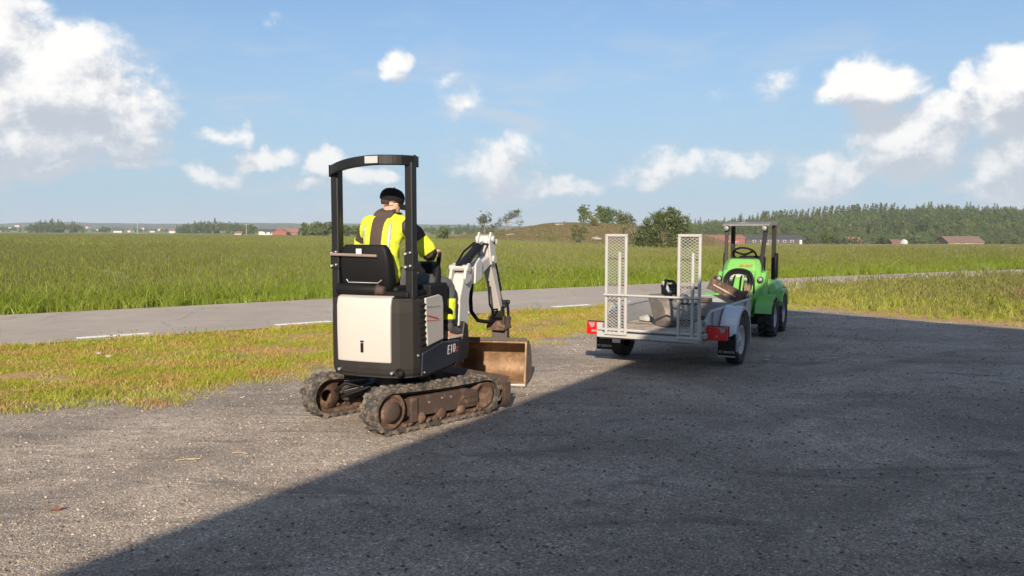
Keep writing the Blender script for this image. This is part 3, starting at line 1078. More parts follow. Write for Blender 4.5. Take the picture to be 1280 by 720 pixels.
for i, (px, Y, s, lb) in enumerate([(607, 150, 1.6, 'pale bare rock at the left foot of the heath mound'), (700, 172, 1.9, 'pale bare rock high on the heath mound, under its crest'), (745, 150, 2.0, 'pale bare rock low on the heath mound left of the big bush'), (640, 160, 1.5, 'brownish bare rock on the left slope of the heath mound')]):
    x = (px - 640) / 1000 * Y
    o = link('rock', stone(70 + i)); o.data.materials.append(M_ROCK)
    o.location = (x, Y, mound_z(px, Y) + .1); o.scale = (s * 1.9, s, s * .55); o.rotation_euler.z = i
    tag(o, lb, 'rock')

# the wooded hill on the right ---------------------------------------------------
FT = [(560, 296), (660, 296), (720, 290), (800, 287), (860, 283), (900, 279), (980, 273), (1040, 268), (1100, 264), (1150, 262), (1220, 262), (1300, 262), (1500, 262), (1800, 272)]
FY0, FY1 = 300., 440.


def hill_z(u, Y):
    zt = CAM_H + (288 - np.interp(u, [p[0] for p in FT], [p[1] for p in FT])) / 1000 * FY1 - 5.0
    zb = tz((u - 640) / 1000 * FY0, FY0) - .1
    s = float(smoothstep(FY0, FY1, Y))
    x = (u - 640) / 1000 * Y
    return zb + (zt - zb) * s + noise.noise(Vector((x * .03, Y * .03, 2))) * 1.2 * s


MU = np.linspace(540, 1800, 120); MYs = np.linspace(FY0, FY1 + 60, 16)
V = np.array([((u - 640) / 1000 * Y, Y, hill_z(u, Y)) for Y in MYs for u in MU])
a, b = np.meshgrid(np.arange(len(MU) - 1), np.arange(len(MYs) - 1)); q = (b * len(MU) + a).ravel()
hl = link('wooded_hill', numpy_mesh('wooded_hill', V, np.stack([q, q + 1, q + len(MU) + 1, q + len(MU)], -1), M_RIDGE, smooth=True))
tag(hl, 'hillside under the wood on the right', 'hill', None, 'structure')


def conifer(seed, h, w, lean=0., flag=False):
    r = np.random.default_rng(seed)
    P, A, S = [], [], []
    tiers = 14
    for i in range(tiers):
        t = .12 + .88 * i / tiers
        rad = w * .5 * (1 - t) ** .8 * (1.0 if not flag else .75) + .12
        nb = max(5, int(13 * (1 - t)) + 3)
        for k in range(nb):
            a = r.uniform(0, 6.28)
            if flag and math.cos(a) < -.1:
                continue
            for s in np.linspace(.25, 1, 5):
                P.append((rad * s * math.cos(a) + lean * t * h * (1.4 if flag else 1) + r.normal() * .08, rad * s * math.sin(a) + r.normal() * .08, h * t - rad * s * .30 + r.normal() * .1))
                S.append(.30 + .28 * (1 - t))
    P = np.array(P); n = len(P); S = np.array(S)[:, None] * r.uniform(.7, 1.3, (n, 1))
    nm = r.normal(size=(n, 3)) + np.array([0, -.4, .9]); nm /= np.linalg.norm(nm, axis=1)[:, None]
    a = np.cross(nm, r.normal(size=(n, 3))); a /= np.linalg.norm(a, axis=1)[:, None]; b = np.cross(nm, a)
    V = np.stack([P - a * S, P - b * S * .55, P + a * S, P + b * S * .55], 1).reshape(-1, 3)
    Q = np.arange(n * 4).reshape(n, 4)
    o = len(V)
    tv = np.array([(-.14, 0, -1), (.14, 0, -1), (.03 + lean * h * .9, 0, h * .95), (-.03 + lean * h * .9, 0, h * .95), (0, -.14, -1), (0, .14, -1), (lean * h * .9, .03, h * .95), (lean * h * .9, -.03, h * .95)])
    V = np.concatenate([V, tv]); Q = np.concatenate([Q, [[o, o + 1, o + 2, o + 3], [o + 4, o + 5, o + 6, o + 7]]])
    return numpy_mesh('conifer', V, Q, [L_DARK, M_BARK], midx=[0] * n + [1, 1])


def broadleaf(seed, h, w, mt):
    r = random.Random(seed)
    blobs = [(r.uniform(-.2, .2) * w, r.uniform(-.2, .2) * w, h * r.uniform(.35, .8), w * r.uniform(.22, .34), w * r.uniform(.22, .34), h * r.uniform(.14, .22)) for _ in range(7)]
    V, Q = leaf_cloud(seed, blobs, 70, 12, .34, w * .07)
    o = len(V); n = len(Q)
    tv = np.array([(-.14, 0, -1), (.14, 0, -1), (.05, 0, h * .7), (-.05, 0, h * .7)])
    return numpy_mesh('broadleaf', np.concatenate([V, tv]), np.concatenate([Q, [[o, o + 1, o + 2, o + 3]]]), [mt, M_BARKG], midx=[0] * n + [1])


wood_kinds = [conifer(1, 11, 5.0), conifer(2, 12.5, 4.6, .03), conifer(3, 10, 5.6), conifer(4, 9, 4.6, .22, True), broadleaf(5, 9, 7, L_MID), broadleaf(6, 8, 6.5, L_MID), broadleaf(7, 7, 6, L_YEL), broadleaf(8, 10, 7, L_DARK)]
r_ = np.random.default_rng(21)
U, Yv, pk, s_ = [], [], [], []
while len(U) < 3000:
    u = r_.uniform(640, 1520); t = r_.random() ** 1.25; Y = FY0 + 6 + t * (FY1 - FY0 + 24)
    if u < 860 and t < .35:
        continue
    if t < .10 and noise.noise(Vector((u * .02, 3, 3))) < -.05:
        continue
    U.append(u); Yv.append(Y)
    mixn = noise.noise(Vector((u * .012, Y * .03, 8)))
    if Y > FY1 - 25 and 945 < u < 1110 and r_.random() < .55:
        pk.append(3); s_.append(r_.uniform(.95, 1.2)); continue
    if mixn + r_.normal() * .25 > .05 or t > .9:
        pk.append(r_.choice([0, 1, 2, 7], p=[.24, .24, .20, .32]))
    else:
        pk.append(r_.choice([4, 5, 6, 7, 0], p=[.32, .28, .2, .12, .08]))
    s_.append(r_.uniform(.5, .82) * (1 if t > .25 else .72))
pts = np.array([((u - 640) / 1000 * Y, Y, hill_z(u, Y) - .2) for u, Y in zip(U, Yv)])
rz = r_.uniform(0, 6.28, len(U)); rz[np.array(pk) == 3] = r_.normal(size=(np.array(pk) == 3).sum()) * .25
scatter('wood', pts, rz, np.array(s_), np.array(pk), wood_kinds, 'mixed dark wood covering the hill on the right', 'wood')

# far woods on the left
U, Yv, s_ = [], [], []
for (u0, u1, Y, n, smin, smax) in [(35, 105, 620, 70, .7, 1.0), (222, 318, 560, 90, .6, 1.0), (-80, 40, 800, 60, .5, .7), (105, 230, 900, 60, .35, .6), (315, 470, 760, 60, .35, .6), (520, 660, 520, 60, .4, .7), (440, 560, 640, 50, .5, .7)]:
    for i in range(n):
        u = r_.uniform(u0, u1); c = 1 - abs((u - (u0 + u1) / 2) / ((u1 - u0) / 2)) ** 2
        U.append(u); Yv.append(Y + r_.uniform(0, 60)); s_.append((smin + (smax - smin) * c) * r_.uniform(.8, 1.1))
pts = np.array([((u - 640) / 1000 * Y, Y, tz((u - 640) / 1000 * Y, Y) - .2) for u, Y in zip(U, Yv)])
scatter('far_wood', pts, r_.uniform(0, 6.28, len(U)), np.array(s_), r_.choice([0, 4, 5, 7], len(U)), wood_kinds, 'low far woods along the left horizon', 'wood')

# single trees that stand out ----------------------------------------------------
tree('leafy_bush', 553, 150, 3.3, 3.5, 'round bright green bush at the field edge right of the operator', L_MID, seed=1, trunk=.02, nclump=130, per=16, leaf=.13, cat='bush', zb=mound_z(553, 150) - .1)
tree('old_tree', 606, 176, 5.0, 4.0, 'upright grey green tree left of the leaning windblown tree', L_PALE, M_BARKG, 2, .22, group=None, nclump=80, per=16, leaf=.15, zb=mound_z(606, 176))
blobs = [(-1.9, 0, 2.0, 1.1, 1.0, .7), (-.6, 0, 2.6, 1.2, 1.0, .75), (.5, 0, 3.4, 1.3, 1.1, .8), (1.5, 0, 4.2, 1.3, 1.0, .7), (2.2, 0, 3.6, .9, .8, .5), (2.6, 0, 4.6, .8, .7, .35), (-3.0, 0, 1.4, .9, .9, .7), (3.0, 0, 2.2, .8, .8, .8)]
tree('windblown_tree', 633, 176, 5.0, 6.5, 'pale windblown tree leaning right on the mound crest', L_PALE, M_BARKG, 3, .2, blobs=blobs, nclump=120, per=15, leaf=.14, zb=mound_z(633, 176))
tree('small_tree', 722, 104, 3.0, 2.7, 'small sparse tree standing alone in the field left of the ramps', L_BUSH, M_BARKG, 4, .12, nclump=70, per=13, leaf=.10)
tree('slender_tree', 729, 205, 6.2, 3.4, 'slender dark tree rising above the mound behind the small tree', L_MID, M_BARK, 5, .12, nclump=130, per=16, leaf=.19, zb=2.3)
tree('round_tree', 757, 212, 5.6, 6.6, 'broad dark round tree on the mound left of the big bush', L_MID, M_BARK, 6, .04, nclump=300, per=16, leaf=.20, zb=2.2)
tree('thicket_bush', 742, 172, 3.2, 4.6, 'bright green bush below the broad dark tree on the mound', L_YEL, M_BARK, 16, .04, nclump=90, per=14, leaf=.14, cat='bush', zb=mound_z(742, 172) - .1)
tree('hazel_bush', 781, 190, 5.0, 6.5, 'olive bush between the broad dark tree and the big bush', L_BUSH, M_BARK, 7, .03, nclump=260, per=16, leaf=.18, cat='bush', zb=1.3)
tree('hawthorn_bush', 793, 104, 3.9, 3.8, 'brownish straggly bush touching the left side of the big bush', L_BUSH, M_BARKG, 8, .03, nclump=110, per=14, leaf=.11, cat='bush')
blobs = [(0, 0, 2.3, 2.6, 2.3, 2.2), (-1.9, .2, 1.5, 1.6, 1.4, 1.5), (2.0, .2, 1.6, 1.6, 1.4, 1.5), (.4, 0, 3.9, 1.7, 1.5, 1.15), (-1.0, -.5, 3.3, 1.4, 1.2, 1.1), (1.9, 0, 3.2, 1.3, 1.1, 1.1), (-2.6, 0, .8, .9, .9, .9), (2.5, 0, .8, 1.0, .9, .9), (.9, 0, 4.5, .8, .7, .6)]
tree('big_bush', 829, 90, 4.8, 7.2, 'large round olive green bush between the two upright ramps', L_BUSH, M_BARK, 9, .03, blobs=blobs, nclump=760, per=17, leaf=.115, cat='bush')
tree('yellow_bush', 1034, 190, 3.9, 4.8, 'yellow green bush at the far field edge in front of the wood', L_YEL, M_BARK, 10, .03, nclump=130, per=15, leaf=.14, cat='bush')
for i, (px, w, h, lb) in enumerate([(384, 5.0, 4.3, 'dark round tree at the left end of the clump left of the excavator post'), (397, 6.0, 5.4, 'tallest dark round tree of the clump left of the excavator post'), (408, 5.6, 5.2, 'dark round tree just left of the excavator post'), (431, 6, 4.4, 'dark round tree seen through the cab frame left of the operator'), (446, 6, 4.2, 'dark tree seen just left of the operator shoulder')]):
    tree('clump_tree', px, 262 + i * 3, h, w, lb, L_MID, seed=30 + i, trunk=.02, nclump=240, per=15, leaf=.25, group='dark trees of the clump behind the excavator')
tree('field_tree', 314, 400, 5.2, 7.5, 'lone dark tree standing left of the red roofed farmhouse', L_MID, seed=40, trunk=.05, nclump=110, per=14, leaf=.3)
tree('field_tree', 132, 560, 5.0, 8.0, 'lone dark round tree on the far left field edge', L_MID, seed=41, trunk=.05, nclump=100, per=14, leaf=.35)
for i, (px, Y, h, w, lb) in enumerate([(1008, 285, 3.6, 6, 'low reddish bush right of the dark barn'), (1068, 292, 3.4, 7, 'low olive bush by the wood left of the white bale'), (1155, 290, 3.2, 6, 'low green bush left of the brown roofed house'), (1232, 292, 4.0, 8, 'low dark bush right of the brown roofed house')]):
    tree('edge_bush', px, Y, h, w, lb, [L_BUSH, L_BUSH, L_MID, L_DARK][i], seed=50 + i, trunk=.03, nclump=100, per=13, leaf=.22, cat='bush')

# dry grass strip at the foot of the wood
r_ = np.random.default_rng(31)
n = 5200
u = r_.uniform(860, 1340, n); Yv = r_.uniform(215, 292, n)
X = (u - 640) / 1000 * Yv
mats_d = [leaf_mat('dry field edge grass', (.30, .27, .11), (.40, .34, .17), (.22, .24, .08), .3, .05), G_SEED, G_WHITE]
dry_kinds = [clump(80 + i, 80, 1.5, .75, .10, .5, .2, mats_d) for i in range(2)]
scatter('dry_grass', np.stack([X, Yv, terr(X, Yv) - .05], 1), r_.uniform(0, 6.28, n), r_.uniform(.6, 1.2, n), r_.integers(0, 2, n), dry_kinds, 'pale dry grass along the foot of the wood', 'grass')

# ------------------------------------------------------------------ buildings far off
W_RED = mat('falu red boards', (.24, .085, .065), .85, var=.2, scale=1.5)
W_WHITE = mat('white render', (.46, .455, .44), .8, var=.06, scale=1)
W_DARK = mat('dark grey boards', (.075, .068, .068), .8, var=.2, scale=1)
W_BROWN = mat('brown boards', (.26, .15, .10), .85, var=.2, scale=1)
R_TILE = mat('red roof tiles', (.25, .125, .09), .85, var=.25, scale=1.6)
R_GREY = mat('grey roof', (.065, .065, .07), .8, var=.15, scale=1)
R_BROWN = mat('brown roof', (.17, .11, .085), .85, var=.25, scale=.8)
M_GLASSD = mat('far window glass', (.05, .06, .07), .15, var=.1)
M_TRIM = mat('white trim', (.58, .57, .55), .7, var=.05)


def house(name, px, Y, wid, dep, wall, rise, wm, rm, label, rz=0.0, wins=(), chimney=False, cat='house', group=None, doors=(), sink=.15, zb=None):
    x = (px - 640) / 1000 * Y
    root = empty(name, (x, Y, (tz(x, Y) if zb is None else zb) - sink), rz, label, cat, group)
    mb = MB()
    mb.box((0, 0, wall / 2), (wid, dep, wall))
    for s in (-1, 1):
        mb.add([(s * wid / 2 * .999, -dep / 2, wall), (s * wid / 2 * .999, dep / 2, wall), (s * wid / 2 * .999, 0, wall + rise)], [(0, 1, 2)])
    mb.build('wall', wm, root)
    e = max(.25, wid * .02)
    mb = MB()
    for s in (-1, 1):
        mb.add([(-wid / 2 - e, s * (dep / 2 + e), wall - rise * e / (dep / 2)), (wid / 2 + e, s * (dep / 2 + e), wall - rise * e / (dep / 2)), (wid / 2 + e, 0, wall + rise), (-wid / 2 - e, 0, wall + rise),
                (-wid / 2 - e, s * (dep / 2 + e), wall - rise * e / (dep / 2) + .18), (wid / 2 + e, s * (dep / 2 + e), wall - rise * e / (dep / 2) + .18), (wid / 2 + e, 0, wall + rise + .2), (-wid / 2 - e, 0, wall + rise + .2)],
               [(0, 1, 2, 3), (7, 6, 5, 4), (0, 4, 5, 1), (1, 5, 6, 2), (3, 7, 4, 0), (2, 6, 7, 3)])
    rf = mb.build('roof', rm, root)
    if chimney:
        mb = MB(); mb.box((wid * .18, 0, wall + rise + .35), (.6, .6, 1.2)); mb.build('chimney', R_TILE, rf)
    for (wx, wz, ww, wh) in wins:
        mb = MB(); mb.box((wx, -dep / 2 - .03, wz), (ww, .08, wh)); f = mb.build('window', M_TRIM, root)
        mb = MB(); mb.box((wx, -dep / 2 - .06, wz), (ww * .78, .06, wh * .8)); mb.build('pane', M_GLASSD, f)
    for (wx, ww, wh, dm) in doors:
        mb = MB(); mb.box((wx, -dep / 2 - .05, wh / 2), (ww, .1, wh)); mb.build('door', dm, root)
    return root


house('red_barn', 903, 250, 11.6, 8, 2.7, .9, W_RED, R_TILE, 'long low red barn with white windows left of the loader roof', wins=[(-4, 1.3, 1.2, .9), (-2.2, 1.3, 1.2, .9), (.2, 1.3, 1.4, .9), (2.4, 1.3, 1.2, .9), (3.4, 1.3, .6, .9)], cat='barn')
house('dark_barn', 962, 262, 18.5, 9, 2.8, .9, W_DARK, R_GREY, 'long dark grey barn seen through the loader frame', wins=[(-6.5, 1.9, 1, .7), (-4, 1.9, 1, .7), (-1.6, 1.9, 1, .7), (.8, 1.9, 1, .7), (3.2, 1.9, 1, .7), (5.6, 1.9, 1, .7)], cat='barn', doors=[(-3.2, 4.2, 1.1, M_TRIM), (3.6, 3.4, 1.0, M_TRIM), (8.4, .7, 2.3, M_TRIM)])
house('hip_house', 1198, 285, 12.6, 9, 1.7, 1.9, W_BROWN, R_BROWN, 'low house with a broad brown roof in front of the wood', wins=[(-3, .9, 1.2, .7), (1, .9, 2.2, .7)])
house('cottage', 1064, 297, 5, 6, 1.9, 1.5, W_BROWN, R_TILE, 'small cottage with an orange brown roof half hidden by bushes before the wood')
house('red_shed', 1117, 288, 3.2, 4, 1.6, .8, W_RED, R_BROWN, 'small brown red shed beside the white bale before the wood', cat='shed')
x = (1128 - 640) / 1000 * 280
mb = MB(); mb.lathe([(.01, -.8), (.9, -.8), (1.25, -.55), (1.3, 0), (1.25, .55), (.9, .8), (.01, .8)], (0, 0, 1.25), 'x', 18)
o = mb.build('silage_bale', W_WHITE); o.location = (x, 280, tz(x, 280)); o.rotation_euler = (0, .35, .4)
tag(o, 'white wrapped round bale standing before the wood', 'bale')
# farm and village on the left
house('farmhouse', 361, 380, 9.5, 7, 1.7, 1.8, W_RED, R_TILE, 'red farmhouse with a wide orange tiled roof left of the tree clump', wins=[(-3, 1.2, 1, 1), (0, 1.2, 1, 1), (3, 1.2, 1, 1)], rz=.15)
house('farm_wing', 352, 372, 3.6, 7, 1.7, 1.5, W_RED, R_TILE, 'small red gabled wing in front of the wide tiled farmhouse', rz=1.4)
house('white_house', 338, 400, 4.5, 5, 1.9, 1.0, W_WHITE, R_GREY, 'white house just left of the red farmhouse', wins=[(-1.2, 1.3, 1, 1), (1.2, 1.3, 1, 1)])
house('white_house', 330, 430, 3.6, 5, 2.2, 1.0, W_WHITE, R_GREY, 'taller white house behind the lone tree left of the farmhouse')
house('white_shed', 300, 380, 3.2, 4, 1.1, .7, W_WHITE, R_TILE, 'tiny white shed with red roof left of the lone field tree', cat='shed')
house('villa', 219, 640, 6, 6, 2.0, 1.5, W_WHITE, R_TILE, 'white villa left of the two red roofed houses before the far wood')
house('villa', 238, 600, 4.6, 6, 1.9, 1.7, W_RED, R_TILE, 'red house in the middle of the row before the far wood', rz=.3)
house('villa', 253, 600, 5.6, 6, 1.9, 1.6, W_WHITE, R_TILE, 'white house with orange roof at the right end of the row before the far wood', rz=-.2)
VILL = sorted([(3, 900, 6, W_WHITE, R_GREY), (24, 980, 5, W_WHITE, R_BROWN), (51, 950, 5, W_WHITE, R_GREY), (67, 700, 3.4, W_WHITE, R_TILE), (72, 700, 3, W_WHITE, R_GREY), (84, 1000, 6, W_WHITE, R_TILE), (99, 1150, 6, W_WHITE, R_GREY), (112, 1150, 5, W_WHITE, R_TILE), (124, 1100, 5, W_WHITE, R_GREY), (149, 700, 7, W_WHITE, R_GREY), (165, 850, 4, W_WHITE, R_TILE), (180, 980, 6, W_WHITE, R_TILE), (192, 820, 4.5, W_WHITE, R_GREY), (203, 1000, 6, W_WHITE, R_TILE), (41, 1100, 5, W_WHITE, R_GREY), (15, 1150, 6, W_WHITE, R_BROWN), (270, 1000, 5, W_WHITE, R_TILE), (288, 1050, 5, W_WHITE, R_GREY)], key=lambda q: q[0])
ORD = ['leftmost'] + [w + ' from the left' for w in 'second third fourth fifth sixth seventh eighth ninth tenth eleventh twelfth thirteenth fourteenth fifteenth sixteenth seventeenth eighteenth'.split()]
for i, (px, Y, w, wm, rm) in enumerate(VILL):
    house('village_house', px, Y, w, 6, 2.2, 1.4, wm, rm, 'tiny pale house on the far left horizon, ' + ORD[i] + ' of the village', group='village houses on the left horizon', rz=(i % 3 - 1) * .3, zb=tz((px - 640) / 1000 * Y, Y) + (2.0 + (i * 37 % 5) * 1.1 if Y > 900 else 0), sink=.3)
M_POLE = mat('weathered pole', (.42, .39, .36), .8)
for px, Y, h, lb in [(173, 420, 6.5, 'thin pale pole standing before the far village'), (309, 390, 5.5, 'thin pale pole beside the lone field tree'), (999, 270, 3.0, 'short pale post right of the dark barn')]:
    x = (px - 640) / 1000 * Y
    mb = MB(); mb.cyl((0, 0, -.5), (0, 0, h), .13, .09, 8); mb.box((0, 0, h - .4), (1.1, .12, .12))
    o = mb.build('pole', M_POLE); o.location = (x, Y, tz(x, Y)); tag(o, lb, 'pole')

# brown heap of dead weeds at the right border
p = gnd(1292, 388)
mats_w = [G_DRY, G_DRY, G_DRY]
o = link('dead_weeds', clump(95, 260, .42, .42, .02, .9, .3, mats_w)); o.location = (p.x, p.y, 0)
tag(o, 'brown heap of dead weeds in the rank grass at the right edge', 'weeds')

# ------------------------------------------------------------------ the building behind the viewer that shades the yard
BYAW = math.atan2(.866, .5)   # its long eave runs along (0.5, 0.866)
B_H = 4.7
_L = B_H / math.tan(SUN_EL)
SHC = Vector((5.36, 16.25, 0))                                   # where the eave corner's shadow falls
EC = Vector((SHC.x - SUN_DX * _L, SHC.y - SUN_DY * _L, 0))
fx, fy = Vector((.512, .859, 0)), Vector((.66, -.75, 0))            # along the eave / along the gable end
bd = empty('workshop_building', EC, 0, 'grey workshop building behind the viewer that shades the yard', 'building')
W_CLAD = mat('grey corrugated cladding', (.45, .44, .43), .6, var=.08, scale=2)
mb = MB()
inn = .35
c0 = -fx * inn + fy * inn; c1 = -fx * 17 + fy * inn; c2 = -fx * 17 + fy * 11; c3 = -fx * inn + fy * 11
vs = [Vector((*c.xy, z)) for z in (0, B_H - .16) for c in (c0, c1, c2, c3)]
mb.add(vs, [(0, 1, 5, 4), (1, 2, 6, 5), (2, 3, 7, 6), (3, 0, 4, 7)]); mb.build('wall', W_CLAD, bd)
c0 = Vector((0, 0, 0)); c1 = -fx * 17.4; c2 = -fx * 17.4 + fy * 11.4; c3 = fy * 11.4
mb = MB(); mb.add([Vector((*c.xy, z)) for z in (B_H - .16, B_H) for c in (c0, c1, c2, c3)], [(3, 2, 1, 0), (4, 5, 6, 7), (0, 1, 5, 4), (1, 2, 6, 5), (2, 3, 7, 6), (3, 0, 4, 7)]); mb.build('roof', R_GREY, bd)
mb = MB(); q0 = -fx * 5 + fy * (inn - .04)
mb.add([q0 + Vector((0, 0, 0)), q0 - fx * 3.2, q0 - fx * 3.2 + Vector((0, 0, 3)), q0 + Vector((0, 0, 3))], [(0, 1, 2, 3)]); mb.build('door', W_WHITE, bd)

# ------------------------------------------------------------------ machine materials
MUD = (.27, .185, .115)
P_CREAM = mat('cream machine paint', (.47, .438, .405), .42, var=.03, scale=3, coat=.3, dirt=((.55, .47, .38), .10, 5))
P_WHITE = mat('off white boom paint', (.46, .455, .445), .45, var=.05, scale=4, dirt=((.30, .26, .22), .34, 9))
P_BLUEG = mat('grey blue shadowed casting paint', (.56, .60, .62), .42, var=.06, scale=5, dirt=((.25, .23, .21), .25, 8))
P_DARK = mat('charcoal plastic', (.022, .0195, .018), .6, spec=.3, var=.15, scale=8, dirt=((.09, .075, .062), .18, 7))
P_BLACK = mat('black machine paint', (.011, .011, .012), .45, spec=.3, var=.2, scale=8, dirt=((.06, .05, .044), .16, 12))
P_SEAT = mat('black vinyl', (.007, .007, .008), .6, spec=.2, var=.2, scale=10)
P_NAVY = mat('dark navy side panel', (.018, .022, .036), .3, var=.1, scale=5, dirt=((.09, .075, .065), .16, 9))
P_RUBBER = mat('dusty track rubber', (.045, .041, .037), .85, var=.3, scale=14, bump=.5, bscale=45, dirt=((.20, .16, .125), .58, 16))
P_TYRE = mat('tyre rubber', (.028, .027, .026), .8, var=.3, scale=12, dirt=((.13, .11, .09), .25, 10))
P_RUST = mat('rusty muddy steel', (.080, .045, .032), .8, var=.35, scale=9, bump=.5, bscale=40, dirt=((.20, .125, .08), .5, 12))
P_MUD_SHADE = mat('mud caked frame and shade dark rungs', (.060, .038, .030), .75, var=.3, scale=7, dirt=((.20, .11, .065), .34, 9))
P_BUCKET = mat('worn rusty bucket steel', (.20, .115, .06), .62, var=.4, scale=5, bump=.4, bscale=30, dirt=((.33, .215, .12), .55, 5))
P_BUCKOUT = mat('dark bucket outside', (.075, .06, .05), .7, var=.3, scale=8, dirt=((.24, .16, .10), .35, 9))
P_CHROME = mat('chromed rod', (.75, .75, .76), .15, metal=1.0, var=.03)
P_STEEL = mat('bare steel', (.48, .46, .44), .4, metal=.7, var=.15, dirt=((.25, .2, .16), .3, 12))
P_GALV = mat('galvanised steel', (.36, .365, .37), .5, metal=.35, var=.28, scale=16, dirt=((.25, .23, .21), .34, 9))
P_GALVW = mat('bright galvanised tube', (.44, .435, .42), .5, metal=.2, var=.08, scale=12, dirt=((.45, .41, .36), .24, 12))
P_FENDER = mat('galvanised mudguard', (.60, .63, .67), .42, metal=.35, var=.08, scale=6, dirt=((.45, .43, .40), .2, 7))
P_GREEN = mat('lime green machine paint', (.150, .40, .085), .40, var=.08, scale=4, coat=.1, dirt=((.20, .24, .10), .36, 7))
P_RED = mat('red lamp lens', (.60, .012, .018), .22, var=.2, scale=25, coat=.5)
P_LENSW = mat('white lamp lens', (.26, .25, .245), .2, var=.1, scale=30)
P_ORANGE = mat('orange lamp lens', (.7, .22, .03), .25, var=.1, scale=30)
P_RIM = mat('grey wheel rim', (.46, .46, .46), .5, metal=.3, var=.1, dirt=((.25, .22, .19), .3, 14))
P_STICK = mat('white sticker', (.58, .57, .54), .5, var=.03)
P_STRED = mat('red sticker', (.60, .03, .03), .5, var=.05)
P_STYEL = mat('yellow sticker', (.75, .52, .06), .5, var=.05)
P_PLY = mat('weathered plywood', (.40, .33, .26), .85, var=.2, scale=5, dirt=((.22, .18, .14), .45, 7))
P_ROOF = mat('dusty roof plate', (.17, .16, .16), .6, var=.15, scale=6, dirt=((.33, .30, .28), .4, 5))


def ring(n, r, cx=0., cy=0.):
    return [(cx + r * math.cos(2 * math.pi * i / n), cy + r * math.sin(2 * math.pi * i / n)) for i in range(n)]


# ------------------------------------------------------------------ the mini excavator
EXC = Vector((-0.95, 6.88, 0))
ex = empty('mini_excavator', EXC, R(-20), 'white and black mini excavator on rubber tracks with the operator seated', 'excavator')
UT = Matrix.Rotation(R(-24), 4, 'Z')          # the tracks stand turned against the house


